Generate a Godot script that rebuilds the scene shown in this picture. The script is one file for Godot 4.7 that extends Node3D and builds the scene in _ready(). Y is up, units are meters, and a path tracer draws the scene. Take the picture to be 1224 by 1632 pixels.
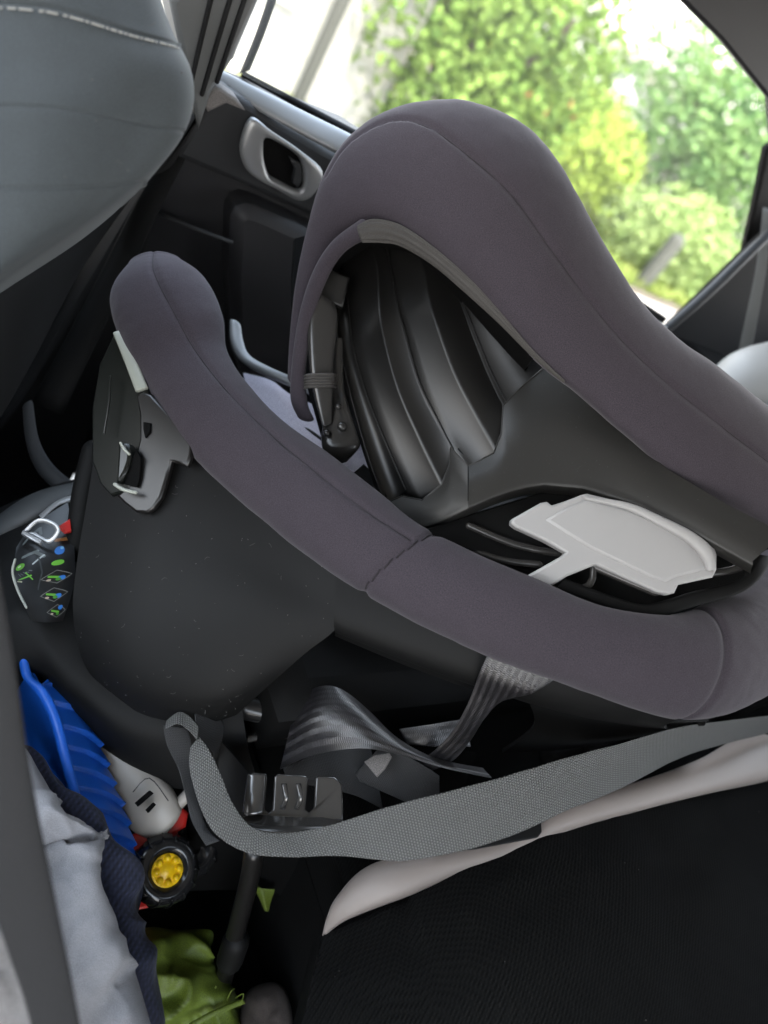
extends Node3D
# Inside of a parked car: a child seat on the rear bench, seen from the near side.
# Axes: +x rear of the car, +y up, -z far side of the car. Metres.
# The camera's place and lens were measured once; P/PY/PZ turn a measured direction and a distance, a height or a side plane into a point.

const FOC := 1220.0
var eye := Vector3(0, 1.2, 0)
var bas: Basis
var M := {}
var taken := {}
var things: Array[Node3D] = []
var rng := RandomNumberGenerator.new()

# ------------------------------------------------------------------ measuring
func ray(x: float, y: float) -> Vector3:
	return bas * Vector3((x - 612.0) / FOC, -(y - 816.0) / FOC, -1.0)
func P(x: float, y: float, d: float) -> Vector3:
	return eye + ray(x, y) * d
func PZ(x: float, y: float, z: float) -> Vector3:
	var r := ray(x, y)
	return eye + r * ((z - eye.z) / r.z)
func PY(x: float, y: float, h: float) -> Vector3:
	var r := ray(x, y)
	return eye + r * ((h - eye.y) / r.y)
func on_plane(x: float, y: float, p0: Vector3, n: Vector3) -> Vector3:
	var r := ray(x, y)
	return eye + r * (n.dot(p0 - eye) / n.dot(r))

# ------------------------------------------------------------------ tree of things
func numbered(called: String) -> String:
	if not taken.has(called):
		taken[called] = 0
		return called
	taken[called] += 1
	return "%s_%03d" % [called, taken[called]]
func thing(called: String, label: String, category: String, group := "") -> Node3D:
	var o := Node3D.new()
	o.name = numbered(called)
	add_child(o)
	o.set_meta("label", label)
	o.set_meta("category", category)
	if group != "":
		o.set_meta("group", group)
	things.append(o)
	return o
func part(parent: Node, called: String, mesh: Mesh, m: Material, label := "") -> MeshInstance3D:
	var o := MeshInstance3D.new()
	o.name = called
	o.mesh = mesh
	o.material_override = m
	parent.add_child(o, true)
	if label != "":
		o.set_meta("label", label)
	return o
func struct(called: String, mesh: Mesh, m: Material) -> MeshInstance3D:
	var o := part(self, called, mesh, m)
	o.set_meta("kind", "structure")
	return o
func box_of(n: Node, acc: Array) -> void:
	if n is MeshInstance3D:
		var b: AABB = n.get_aabb()
		acc.append(b)
	for c in n.get_children():
		box_of(c, acc)
func settle() -> void:      # put each thing's own origin at its base
	for t in things:
		var acc := []
		box_of(t, acc)
		if acc.is_empty():
			continue
		var b: AABB = acc[0]
		for k in acc:
			b = b.merge(k)
		var base := Vector3(b.get_center().x, b.position.y, b.get_center().z)
		t.position = base
		for c in t.get_children():
			c.position -= base

# ------------------------------------------------------------------ shapes
func cub(a: float, b: float, c: float, d: float, t: float) -> float:
	return cubic_interpolate(b, c, a, d, t)
func dense(rows: Array, sub: int, closed := false) -> Array:     # Catmull-Rom through rows of numbers
	var out := []
	var n := rows.size()
	var spans := n if closed else n - 1
	for i in spans:
		for s in sub:
			var t := float(s) / sub
			var r := []
			for k in rows[0].size():
				var i0: int = (i - 1 + n) % n if closed else maxi(i - 1, 0)
				var i2: int = (i + 1) % n
				var i3: int = (i + 2) % n if closed else mini(i + 2, n - 1)
				r.append(cub(rows[i0][k], rows[i][k], rows[i2][k], rows[i3][k], t))
			out.append(r)
	if not closed:
		out.append(rows[n - 1].duplicate())
	return out
func quad(st: SurfaceTool, a: Vector3, b: Vector3, c: Vector3, d: Vector3, ua := Vector2(), ub := Vector2(), uc := Vector2(), ud := Vector2()) -> void:
	var v := [a, b, c, a, c, d]
	var u := [ua, ub, uc, ua, uc, ud]
	for i in 6:
		st.set_uv(u[i])
		st.add_vertex(v[i])
func mb() -> SurfaceTool:
	var st := SurfaceTool.new()
	st.begin(Mesh.PRIMITIVE_TRIANGLES)
	st.set_smooth_group(0)
	return st
func fin(st: SurfaceTool) -> ArrayMesh:
	st.generate_normals()
	st.index()
	return st.commit()
# skin over a grid of points; thick > 0 gives it a back and edges
func skin(st: SurfaceTool, g: Array, thick := 0.0, away := Vector3.ZERO, wrap := false) -> void:
	var nr := g.size()
	var nc: int = g[0].size()
	var u := []
	var dist := 0.0
	for i in nr:
		if i > 0:
			dist += (g[i][nc / 2] as Vector3).distance_to(g[i - 1][nc / 2])
		var row := []
		var acc := 0.0
		for j in nc:
			if j > 0:
				acc += (g[i][j] as Vector3).distance_to(g[i][j - 1])
			row.append(Vector2(acc, dist))
		u.append(row)
	st.set_smooth_group(0)
	for i in nr - 1:
		for j in nc - 1:
			quad(st, g[i][j], g[i][j + 1], g[i + 1][j + 1], g[i + 1][j], u[i][j], u[i][j + 1], u[i + 1][j + 1], u[i + 1][j])
	if thick <= 0.0:
		return
	var b := []
	for i in nr:
		var row := []
		for j in nc:
			var du: Vector3 = g[i][mini(j + 1, nc - 1)] - g[i][maxi(j - 1, 0)]
			var dv: Vector3 = g[mini(i + 1, nr - 1)][j] - g[maxi(i - 1, 0)][j]
			var n := du.cross(dv).normalized()
			var dir: Vector3 = away if away != Vector3.ZERO else (g[i][j] - eye)
			if n.dot(dir) < 0:
				n = -n
			row.append(g[i][j] + n * thick)
		b.append(row)
	st.set_smooth_group(1)
	for i in nr - 1:
		for j in nc - 1:
			quad(st, b[i][j], b[i + 1][j], b[i + 1][j + 1], b[i][j + 1])
	st.set_smooth_group(2)
	for j in nc - 1:
		quad(st, g[0][j], b[0][j], b[0][j + 1], g[0][j + 1])
		quad(st, g[nr - 1][j], g[nr - 1][j + 1], b[nr - 1][j + 1], b[nr - 1][j])
	st.set_smooth_group(3)
	for i in nr - 1:
		quad(st, g[i][0], g[i + 1][0], b[i + 1][0], b[i][0])
		quad(st, g[i][nc - 1], b[i][nc - 1], b[i + 1][nc - 1], g[i + 1][nc - 1])
	st.set_smooth_group(0)
# grid of [x, y, d] -> dense grid of points
func grid(rows: Array, su: int, sv: int) -> Array:
	var flat := []
	for r in rows:
		var row := []
		for c in r:
			var p: Vector3 = c if c is Vector3 else P(c[0], c[1], c[2])
			row.append_array([p.x, p.y, p.z])
		flat.append(row)
	var tall := dense(flat, sv)
	var out := []
	for r in tall:
		var pts := []
		for k in r.size() / 3:
			pts.append([r[3 * k], r[3 * k + 1], r[3 * k + 2]])
		var line := []
		for q in dense(pts, su):
			line.append(Vector3(q[0], q[1], q[2]))
		out.append(line)
	return out
func patch(rows: Array, su := 6, sv := 6, thick := 0.004) -> ArrayMesh:
	var st := mb()
	skin(st, grid(rows, su, sv), thick)
	return fin(st)
func bent(g: Array, amount: Callable) -> void:     # push the points of a dense grid along its normals
	var src := g.duplicate(true)
	var nr := g.size()
	var nc: int = g[0].size()
	for i in nr:
		for j in nc:
			var du: Vector3 = src[i][mini(j + 1, nc - 1)] - src[i][maxi(j - 1, 0)]
			var dv: Vector3 = src[mini(i + 1, nr - 1)][j] - src[maxi(i - 1, 0)][j]
			var n := du.cross(dv).normalized()
			if n.dot(src[i][j] - eye) > 0:
				n = -n
			g[i][j] = src[i][j] + n * float(amount.call(float(i) / (nr - 1), float(j) / (nc - 1), src[i][j]))
# a body between two edges: stations [ax, ay, ad, bx, by, bd]; k thickness to width, e squareness
func sausage(st: SurfaceTool, stations: Array, k := 0.7, o := {}) -> void:
	var sub: int = o.get("sub", 8)
	var seg: int = o.get("seg", 28)
	var closed: bool = o.get("closed", false)
	var e: float = o.get("e", 2.0)
	var seams: Array = o.get("seam", [])
	var rip: Array = o.get("rip", [])
	var s2 := []
	for q in stations:
		var a: Vector3 = q[0] if q[0] is Vector3 else P(q[0], q[1], q[2])
		var b: Vector3 = q[1] if q[0] is Vector3 else P(q[3], q[4], q[5])
		s2.append([a.x, a.y, a.z, b.x, b.y, b.z])
	if seams:
		for i in s2.size():
			s2[i].append(seams[i])
	var ds := dense(s2, sub, closed)
	var n := ds.size()
	var cen := []
	var wid := []
	for q in ds:
		var a := Vector3(q[0], q[1], q[2])
		var b := Vector3(q[3], q[4], q[5])
		cen.append((a + b) / 2)
		wid.append((a - b) / 2)
	var rings := []
	var us := []
	var prev := Vector3.ZERO
	var run := 0.0
	for i in n:
		var i0: int = (i - 1 + n) % n if closed else maxi(i - 1, 0)
		var i1: int = (i + 1) % n if closed else mini(i + 1, n - 1)
		var t: Vector3 = (cen[i1] - cen[i0]).normalized()
		var w: Vector3 = wid[i]
		var nn := w.cross(t).normalized()
		if prev == Vector3.ZERO:
			if nn.dot(cen[i] - eye) > 0:
				nn = -nn
		elif nn.dot(prev) < 0:
			nn = -nn
		prev = nn
		if i > 0:
			run += (cen[i] as Vector3).distance_to(cen[i - 1])
		var ring := []
		var uu := []
		var h: float = o.get("half", w.length() * k)
		for j in seg + 1:
			var th := TAU * j / seg
			var cs := cos(th)
			var sn := sin(th)
			if e != 2.0:
				cs = signf(cs) * pow(absf(cs), 2.0 / e)
				sn = signf(sn) * pow(absf(sn), 2.0 / e)
			var f := 1.0
			if o.has("cross_pts") and j <= seg / 2 and th > 0.25 and th < 2.9:
				if absf(float(i) / sub - o.cross[0] - 0.12 * cos(th)) < 0.5 / sub:
					o.cross_pts.append(cen[i] + (w * cs + nn * h * sn) * (1.0 - o.get("groove", 0.05) * 0.85))
			if seams and th < PI:
				var ths := acos(clampf(1.0 - 2.0 * float(ds[i][6]), -1, 1))
				if float(i) / sub < o.get("seam_to", 1e9) and float(i) / sub > o.get("seam_from", -1.0):
					f -= o.get("groove", 0.05) * exp(-pow((th - ths) / o.get("gw", 0.07), 2.0))
			if rip:
				f += rip[0] * sin(rip[1] * th)
			for c in o.get("cross", []):
				f -= o.get("groove", 0.05) * exp(-pow((float(i) / sub - c - 0.12 * cos(th)) / 0.07, 2.0))
			var p: Vector3 = cen[i] + (w * cs + nn * h * sn) * f
			if o.has("wob"):
				var amt: float = o.wob * (wob_noise.get_noise_3d(p.x * 9.0, p.y * 9.0, p.z * 9.0) + 0.5 * wob_noise.get_noise_3d(p.x * 25.0, p.y * 25.0, p.z * 25.0))
				if seams and th < PI:
					var tq := acos(clampf(1.0 - 2.0 * float(ds[i][6]), -1, 1))
					if float(i) / sub < o.get("seam_to", 1e9) and float(i) / sub > o.get("seam_from", -1.0):
						amt += o.wob * 0.55 * exp(-pow((th - tq) / 0.22, 2.0)) * wob_noise.get_noise_2d(run * 900.0, 3.0 if th < tq else 60.0)
				p += (p - cen[i]) * amt
			ring.append(p)
			uu.append(Vector2(run, (1.0 - cos(th)) * w.length()))
		if o.has("seam_pts") and float(i) / sub < o.get("seam_to", 1e9) and float(i) / sub > o.get("seam_from", -1.0):
			var ta := acos(clampf(1.0 - 2.0 * float(ds[i][6]), -1, 1))
			o.seam_pts.append(cen[i] + (w * cos(ta) + nn * h * sin(ta)) * (1.0 - o.get("groove", 0.05) * 0.9))
		rings.append(ring)
		us.append(uu)
	st.set_smooth_group(0)
	for i in (n if closed else n - 1):
		var i2: int = (i + 1) % n
		for j in seg:
			quad(st, rings[i][j], rings[i][j + 1], rings[i2][j + 1], rings[i2][j], us[i][j], us[i][j + 1], us[i2][j + 1], us[i2][j])
	if closed:
		return
	var dome: float = o.get("dome", 0.0)
	for end in 2:
		var i := 0 if end == 0 else n - 1
		var t: Vector3 = (cen[0] - cen[1]).normalized() if end == 0 else (cen[n - 1] - cen[n - 2]).normalized()
		var last: Array = rings[i]
		var steps := 6 if dome > 0 else 1
		for q in steps:
			var a := (q + 1.0) / steps * PI / 2
			var ring := []
			for j in seg + 1:
				var r: Vector3 = rings[i][j] - cen[i]
				ring.append(cen[i] + r * maxf(cos(a), 0.0) + t * dome * (wid[i] as Vector3).length() * sin(a))
			for j in seg:
				if end == 0:
					quad(st, ring[j], ring[j + 1], last[j + 1], last[j])
				else:
					quad(st, last[j], last[j + 1], ring[j + 1], ring[j])
			last = ring
func tube(st: SurfaceTool, pts: Array, r: float, sub := 6, seg := 12, dome := 1.0) -> void:   # round bar along [x, y, d] or Vector3 points
	var s := []
	var prev := Vector3.ZERO
	for i in pts.size():
		var p: Vector3 = pts[i] if pts[i] is Vector3 else P(pts[i][0], pts[i][1], pts[i][2])
		var a: Vector3 = pts[maxi(i - 1, 0)] if pts[i] is Vector3 else P(pts[maxi(i - 1, 0)][0], pts[maxi(i - 1, 0)][1], pts[maxi(i - 1, 0)][2])
		var i1 := mini(i + 1, pts.size() - 1)
		var b: Vector3 = pts[i1] if pts[i] is Vector3 else P(pts[i1][0], pts[i1][1], pts[i1][2])
		var t := (b - a).normalized()
		var w := t.cross(p - eye).normalized()
		if prev != Vector3.ZERO and w.dot(prev) < 0:
			w = -w
		prev = w
		s.append([p + w * r, p - w * r])
	sausage(st, s, 1.0, {"sub": sub, "seg": seg, "dome": dome})
func inset(poly: PackedVector2Array, by: float) -> PackedVector2Array:
	var n := poly.size()
	var area := 0.0
	for i in n:
		area += poly[i].cross(poly[(i + 1) % n])
	var s := 1.0 if area > 0 else -1.0
	var out := PackedVector2Array()
	for i in n:
		var a := (poly[i] - poly[(i - 1 + n) % n]).normalized()
		var b := (poly[(i + 1) % n] - poly[i]).normalized()
		var na := Vector2(-a.y, a.x) * s
		var nb := Vector2(-b.y, b.x) * s
		var m := (na + nb).normalized()
		out.append(poly[i] + m * by / maxf(m.dot(na), 0.4))
	return out
func rounded(px: Array, sub: int) -> Array:
	return dense(px, sub, true) if sub > 1 else px
# plate cut from an outline of directions on a plane, going back from it by thick, with a rounded front edge
func plate_on(st: SurfaceTool, outline: Array, p0: Vector3, n: Vector3, thick: float, bev := 0.001, sub := 1) -> void:
	n = n.normalized()
	if n.dot(p0 - eye) > 0:
		n = -n          # n faces the viewer's side
	var ex := n.cross(Vector3(0.3, 0.9, 0.1)).normalized()
	var ey := n.cross(ex)
	var poly := PackedVector2Array()
	for q in rounded(outline, sub):
		var p: Vector3 = (q if q is Vector3 else on_plane(q[0], q[1], p0, n)) - p0
		poly.append(Vector2(p.dot(ex), p.dot(ey)))
	prism(st, poly, Transform3D(Basis(ex, ey, n), p0), thick, bev)
func prism(st: SurfaceTool, poly: PackedVector2Array, tr: Transform3D, thick: float, bev := 0.001) -> void:
	var tri := Geometry2D.triangulate_polygon(poly)
	var rings := []
	for q in [[bev, 0.0], [bev * 0.4, -bev * 0.25], [0.0, -bev], [0.0, -thick]]:
		var r := []
		for v in inset(poly, q[0]):
			r.append(tr * Vector3(v.x, v.y, q[1]))
		rings.append(r)
	var n := poly.size()
	var area := 0.0
	for i in n:
		area += poly[i].cross(poly[(i + 1) % n])
	var turn := area > 0
	st.set_smooth_group(-1)
	for side in 2:
		var r: Array = rings[0] if side == 0 else rings[3]
		for i in tri.size() / 3:
			var a := [r[tri[3 * i]], r[tri[3 * i + 1]], r[tri[3 * i + 2]]]
			var nrm: Vector3 = (a[2] - a[0]).cross(a[1] - a[0])
			if (nrm.dot(tr.basis.z) < 0) == (side == 0):
				a.reverse()
			for v in a:
				st.set_uv(Vector2())
				st.add_vertex(v)
	st.set_smooth_group(4)
	for k in 3:
		st.set_smooth_group(4 if k < 2 else 5)
		for i in n:
			var j := (i + 1) % n
			if turn:
				quad(st, rings[k][i], rings[k + 1][i], rings[k + 1][j], rings[k][j])
			else:
				quad(st, rings[k][j], rings[k + 1][j], rings[k + 1][i], rings[k][i])
	st.set_smooth_group(0)
func plate(outline: Array, tri: Array, thick: float, bev := 0.001, sub := 1) -> ArrayMesh:   # plane through three [x, y, d]
	var a := P(tri[0][0], tri[0][1], tri[0][2])
	var b := P(tri[1][0], tri[1][1], tri[1][2])
	var c := P(tri[2][0], tri[2][1], tri[2][2])
	var st := mb()
	plate_on(st, outline, a, (b - a).cross(c - a), thick, bev, sub)
	return fin(st)
func side_plate(outline: Array, z: float, thick: float, bev := 0.002, sub := 1) -> ArrayMesh:  # plate on a plane along the car's side
	var st := mb()
	plate_on(st, outline, Vector3(0.6, 0.9, z), Vector3(0, 0, 1), thick, bev, sub)
	return fin(st)
# cushion-like body from an outline [x, y, d]
func blob(outline: Array, front: float, back: float, sub := 5, lump := 0.0, seed_ := 1, power := 0.5) -> ArrayMesh:
	var ol := dense(outline, sub, true)
	var c := Vector3.ZERO
	var pts := []
	for q in ol:
		var p := P(q[0], q[1], q[2])
		pts.append(p)
		c += p
	c /= pts.size()
	var toward := (eye - c).normalized()
	var nz := FastNoiseLite.new()
	nz.seed = seed_
	nz.frequency = 18.0
	var st := mb()
	var rings := 14
	for side in 2:
		var amt := front if side == 0 else -back
		var g := []
		for i in rings + 1:
			var f := float(i) / rings
			var row := []
			for p in pts:
				var q: Vector3 = c.lerp(p, f)
				var h := pow(maxf(1.0 - f * f, 0.0), power)
				var l := lump * nz.get_noise_3d(q.x, q.y, q.z) * minf(1.0, 3.0 * (1.0 - f))
				row.append(q + toward * (amt * h + (l if side == 0 else 0.0)))
			row.append(row[0])
			g.append(row)
		if side == 1:
			g.reverse()
		skin(st, g)
	return fin(st)
func lathe(st: SurfaceTool, prof: Array, tr: Transform3D, seg := 32) -> void:   # profile [radius, height] about tr's z axis
	for i in prof.size() - 1:
		for j in seg:
			var a := TAU * j / seg
			var b := TAU * (j + 1) / seg
			var q := []
			for k in [[i, a], [i, b], [i + 1, b], [i + 1, a]]:
				q.append(tr * Vector3(prof[k[0]][0] * cos(k[1]), prof[k[0]][0] * sin(k[1]), prof[k[0]][1]))
			quad(st, q[0], q[1], q[2], q[3])
func block(st: SurfaceTool, lo: Vector3, hi: Vector3, bev := 0.002) -> void:
	var c := (lo + hi) / 2
	var s := (hi - lo) / 2
	var poly := PackedVector2Array([Vector2(-s.x, -s.z), Vector2(s.x, -s.z), Vector2(s.x, s.z), Vector2(-s.x, s.z)])
	prism(st, poly, Transform3D(Basis(Vector3(1, 0, 0), Vector3(0, 0, -1), Vector3(0, 1, 0)), Vector3(c.x, hi.y, c.z)), hi.y - lo.y, bev)
func box_mesh(lo: Vector3, hi: Vector3, bev := 0.002) -> ArrayMesh:
	var st := mb()
	block(st, lo, hi, bev)
	return fin(st)
func basis_to(z: Vector3, hint := Vector3(0, 1, 0)) -> Basis:
	z = z.normalized()
	var x := hint.cross(z).normalized()
	return Basis(x, z.cross(x), z)
func camv(x: float, y: float, z: float) -> Vector3:      # a direction given as right, up, towards the viewer
	return (bas * Vector3(x, y, z)).normalized()

# ------------------------------------------------------------------ materials
func tex(size: Vector2i, f: Callable) -> ImageTexture:
	var im := Image.create(size.x, size.y, false, Image.FORMAT_RGB8)
	for y in size.y:
		for x in size.x:
			var c = f.call(x, y)
			im.set_pixel(x, y, c if c is Color else Color(c, c, c))
	return ImageTexture.create_from_image(im)
func noise_tex(freq: float, kind: int, octaves: int, seed_: int, size := 512) -> NoiseTexture2D:
	var nz := FastNoiseLite.new()
	nz.seed = seed_
	nz.frequency = freq
	nz.noise_type = kind
	nz.fractal_octaves = octaves
	if kind == FastNoiseLite.TYPE_CELLULAR:
		nz.cellular_return_type = FastNoiseLite.RETURN_DISTANCE
	var t := NoiseTexture2D.new()
	t.width = size
	t.height = size
	t.seamless = true
	t.noise = nz
	return t
func mat(called: String, r: float, g: float, b: float, rough: float, o := {}) -> StandardMaterial3D:
	var m := StandardMaterial3D.new()
	m.resource_name = called
	m.albedo_color = Color(r, g, b).linear_to_srgb()
	m.roughness = rough
	m.metallic = o.get("metal", 0.0)
	m.metallic_specular = o.get("spec", 0.5)
	if o.has("sheen"):
		m.rim_enabled = true
		m.rim = o.sheen
		m.rim_tint = o.get("tint", 0.4)
	if o.has("bump"):
		m.heightmap_enabled = true
		m.heightmap_texture = o.bump
		m.heightmap_scale = o.get("bump_cm", 0.02)
	if o.has("albedo"):
		m.albedo_texture = o.albedo
	if o.has("tile"):
		m.uv1_triplanar = true
		m.uv1_scale = Vector3.ONE * float(o.tile)
	if o.has("uv"):
		m.uv1_scale = Vector3(o.uv.x, o.uv.y, 1)
	M[called] = m
	return m
func make_materials() -> void:
	var knit := noise_tex(0.3, FastNoiseLite.TYPE_CELLULAR, 1, 3)
	var grain := noise_tex(0.06, FastNoiseLite.TYPE_SIMPLEX, 3, 5)
	var leather := noise_tex(0.045, FastNoiseLite.TYPE_CELLULAR, 2, 8)
	# dust and lint lying on dark things: sparse pale specks on an even tone
	rng.seed = 77
	var im := Image.create(1024, 1024, false, Image.FORMAT_RGB8)
	im.fill(Color(0.42, 0.42, 0.42))
	for i in 260:
		var x := rng.randi_range(3, 1018)
		var y := rng.randi_range(3, 1018)
		var v := rng.randf_range(0.6, 1.0)
		var s := 2 if rng.randf() < 0.8 else 3
		im.fill_rect(Rect2i(x, y, s, s), Color(v, v, v))
	for i in 14:
		var p := Vector2(rng.randf_range(40, 980), rng.randf_range(40, 980))
		var a := rng.randf() * TAU
		for k in 20:
			a += rng.randf_range(-0.25, 0.25)
			p += Vector2(cos(a), sin(a)) * 1.2
			im.set_pixel(clampi(int(p.x), 0, 1023), clampi(int(p.y), 0, 1023), Color(0.8, 0.8, 0.8))
	var dust := ImageTexture.create_from_image(im)
	# flecked cloth: even tone with light and dark fibres
	var nzf := FastNoiseLite.new()
	nzf.frequency = 0.35
	nzf.seed = 4
	var nzl := FastNoiseLite.new()
	nzl.frequency = 0.02
	nzl.seed = 9
	var fleck := tex(Vector2i(512, 512), func(x, y): return clampf(0.72 + 0.5 * nzf.get_noise_2d(x, y) + 0.03 * nzl.get_noise_2d(x, y) + 0.05 * sin(x * TAU / 4.0) * sin(y * TAU / 4.0), 0, 1))
	# plain webbing: staggered knots
	var web_h := tex(Vector2i(64, 64), func(x, y):
		var col := int(x / 8)
		var yy := fposmod(y + (4.0 if col % 2 else 0.0), 8.0)
		var a := sin(PI * fposmod(x, 8.0) / 8.0)
		var b := sin(PI * yy / 8.0)
		return clampf(a * b, 0, 1))
	var web_c := tex(Vector2i(64, 64), func(x, y):
		var col := int(x / 8)
		var yy := fposmod(y + (4.0 if col % 2 else 0.0), 8.0)
		return 0.56 + 0.44 * sin(PI * fposmod(x, 8.0) / 8.0) * sin(PI * yy / 8.0))
	# patterned belt: ribbed blocks that swap between two tones
	var belt_c := tex(Vector2i(128, 256), func(x, y):
		var band := int(y / 16)
		var blk := int((x + (12 if band % 4 < 2 else 0)) / 24)
		var on := band % 2 == 0
		var r := 0.5 + 0.5 * sin(x * TAU / 4.0 + (PI if on else 0.0))
		var tone := 0.5 if blk % 2 == 0 else 0.36
		return (0.08 + (tone + 0.3) * r) if on else (0.05 + 0.5 * r))
	var belt_h := tex(Vector2i(128, 256), func(x, y):
		var on := int(y / 16) % 2 == 0
		return 0.5 + (0.5 if on else 0.3) * sin(x * TAU / 4.0 + (PI if on else 0.0)))
	var twill := tex(Vector2i(128, 128), func(x, y): return 0.55 + 0.3 * sin((x + y) * TAU / 8.0) * (0.6 + 0.4 * sin((x - y) * TAU / 8.0)))

	mat("plum_cloth", 0.080, 0.067, 0.083, 0.9, {"sheen": 0.4, "tint": 0.3, "albedo": fleck, "tile": 6.5, "bump": knit, "bump_cm": 0.012, "spec": 0.3})
	mat("lint", 0.11, 0.105, 0.1, 0.9)
	mat("seam", 0.02, 0.016, 0.02, 0.9)
	mat("binding", 0.085, 0.078, 0.072, 0.8, {"albedo": fleck, "tile": 8.0, "bump": knit, "bump_cm": 0.012})
	mat("shell", 0.030, 0.030, 0.030, 0.62, {"spec": 0.33, "albedo": dust, "tile": 3.4, "bump": grain, "bump_cm": 0.0025})
	mat("housing", 0.14, 0.136, 0.127, 0.44, {"albedo": dust, "tile": 4.2, "bump": grain, "bump_cm": 0.002})
	mat("rib", 0.038, 0.036, 0.034, 0.36, {"spec": 0.5, "albedo": dust, "tile": 4.0, "bump": grain, "bump_cm": 0.001})
	mat("gloss_black", 0.026, 0.025, 0.024, 0.2, {"bump": grain, "bump_cm": 0.003, "tile": 5.0})
	mat("flat_black", 0.008, 0.008, 0.008, 0.7, {"spec": 0.3, "albedo": dust, "tile": 3.0})
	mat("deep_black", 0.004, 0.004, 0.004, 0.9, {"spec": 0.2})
	mat("clip_olive", 0.055, 0.062, 0.052, 0.3, {"albedo": dust, "tile": 9.0, "bump": grain, "bump_cm": 0.003})
	mat("clip_brown", 0.055, 0.050, 0.047, 0.35, {"albedo": dust, "tile": 7.0})
	mat("lip_grey", 0.042, 0.045, 0.047, 0.55)
	mat("guide", 0.04, 0.038, 0.036, 0.18, {"spec": 0.75})
	mat("clip_pale", 0.28, 0.29, 0.25, 0.35)
	mat("steel", 0.55, 0.55, 0.55, 0.25, {"metal": 1.0})
	mat("grey_handle", 0.30, 0.295, 0.292, 0.42, {"bump": grain, "bump_cm": 0.001, "tile": 6.0})
	mat("strap", 0.17, 0.17, 0.162, 0.75, {"albedo": web_c, "bump": web_h, "bump_cm": 0.08, "uv": Vector2(52, 52)})
	mat("belt", 0.115, 0.107, 0.117, 0.33, {"albedo": belt_c, "bump": belt_h, "bump_cm": 0.04, "uv": Vector2(16, 18), "spec": 0.8})
	mat("black_webbing", 0.03, 0.03, 0.032, 0.6, {"albedo": web_c, "bump": web_h, "bump_cm": 0.04, "uv": Vector2(75, 75)})
	mat("bench_black", 0.020, 0.020, 0.020, 0.95, {"albedo": twill, "tile": 15.0, "bump": twill, "bump_cm": 0.02, "spec": 0.15})
	mat("beige_leather", 0.24, 0.205, 0.185, 0.5, {"bump": leather, "bump_cm": 0.006, "tile": 9.0})
	mat("pale_leather", 0.25, 0.255, 0.255, 0.5, {"bump": leather, "bump_cm": 0.006, "tile": 9.0})
	mat("front_cloth", 0.075, 0.092, 0.103, 0.85, {"sheen": 0.35, "albedo": fleck, "tile": 7.0, "bump": knit, "bump_cm": 0.006})
	mat("front_side", 0.014, 0.0145, 0.015, 0.9, {"spec": 0.2})
	mat("stitch", 0.30, 0.30, 0.28, 0.8)
	mat("door_plastic", 0.022, 0.022, 0.024, 0.5, {"spec": 0.35, "bump": leather, "bump_cm": 0.003, "tile": 8.0})
	mat("door_upper", 0.028, 0.029, 0.031, 0.5, {"spec": 0.35, "bump": leather, "bump_cm": 0.003, "tile": 8.0})
	mat("silver", 0.32, 0.325, 0.33, 0.35, {"metal": 0.6})
	mat("satin", 0.24, 0.245, 0.25, 0.4, {"metal": 0.3})
	mat("pillar", 0.10, 0.105, 0.105, 0.55, {"bump": grain, "bump_cm": 0.002, "tile": 4.0})
	mat("pillar_dark", 0.012, 0.012, 0.0125, 0.7, {"spec": 0.25})
	mat("headliner", 0.45, 0.44, 0.42, 0.95)
	mat("carpet", 0.004, 0.004, 0.004, 0.95, {"spec": 0.2, "bump": knit, "bump_cm": 0.05, "tile": 8.0})
	mat("lavender", 0.62, 0.58, 0.68, 0.9, {"sheen": 0.3, "albedo": fleck, "tile": 5.0})
	mat("blue_plastic", 0.014, 0.125, 0.62, 0.35)
	mat("toy_white", 0.33, 0.30, 0.265, 0.4)
	mat("toy_red", 0.42, 0.012, 0.008, 0.35)
	mat("toy_yellow", 0.80, 0.50, 0.004, 0.35)
	mat("tyre", 0.012, 0.012, 0.013, 0.18)
	mat("grey_cloth", 0.46, 0.455, 0.48, 0.95, {"sheen": 0.3, "albedo": fleck, "tile": 10.0, "bump": knit, "bump_cm": 0.02})
	mat("navy_cloth", 0.045, 0.055, 0.12, 0.95, {"sheen": 0.3, "albedo": twill, "tile": 9.0, "bump": twill, "bump_cm": 0.015})
	mat("green_cloth", 0.20, 0.28, 0.022, 0.6, {"sheen": 0.2, "albedo": fleck, "tile": 5.0})
	mat("brown_cloth", 0.075, 0.058, 0.050, 0.9, {"albedo": fleck, "tile": 6.0, "bump": knit, "bump_cm": 0.02})
	mat("grey_band", 0.021, 0.0195, 0.0195, 0.9, {"sheen": 0.1, "albedo": fleck, "tile": 6.0, "bump": knit, "bump_cm": 0.02})
	mat("pale_cloth", 0.30, 0.28, 0.27, 0.95, {"albedo": fleck, "tile": 6.0, "bump": knit, "bump_cm": 0.03})
	var glass := mat("window_glass", 0.9, 0.95, 0.93, 0.0)
	glass.albedo_color.a = 0.04
	glass.metallic_specular = 0.15
	glass.transparency = BaseMaterial3D.TRANSPARENCY_ALPHA
	mat("asphalt", 0.50, 0.45, 0.40, 0.95, {"albedo": fleck, "tile": 1.5})
	mat("earth", 0.19, 0.15, 0.115, 0.95, {"albedo": fleck, "tile": 1.2})
	mat("plaster", 0.78, 0.75, 0.66, 0.9, {"albedo": fleck, "tile": 1.0})
	mat("vent_block", 0.6, 0.62, 0.52, 0.9)
	mat("vent_dark", 0.12, 0.13, 0.11, 0.9)
	mat("post_wood", 0.05, 0.05, 0.04, 0.9)
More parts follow.
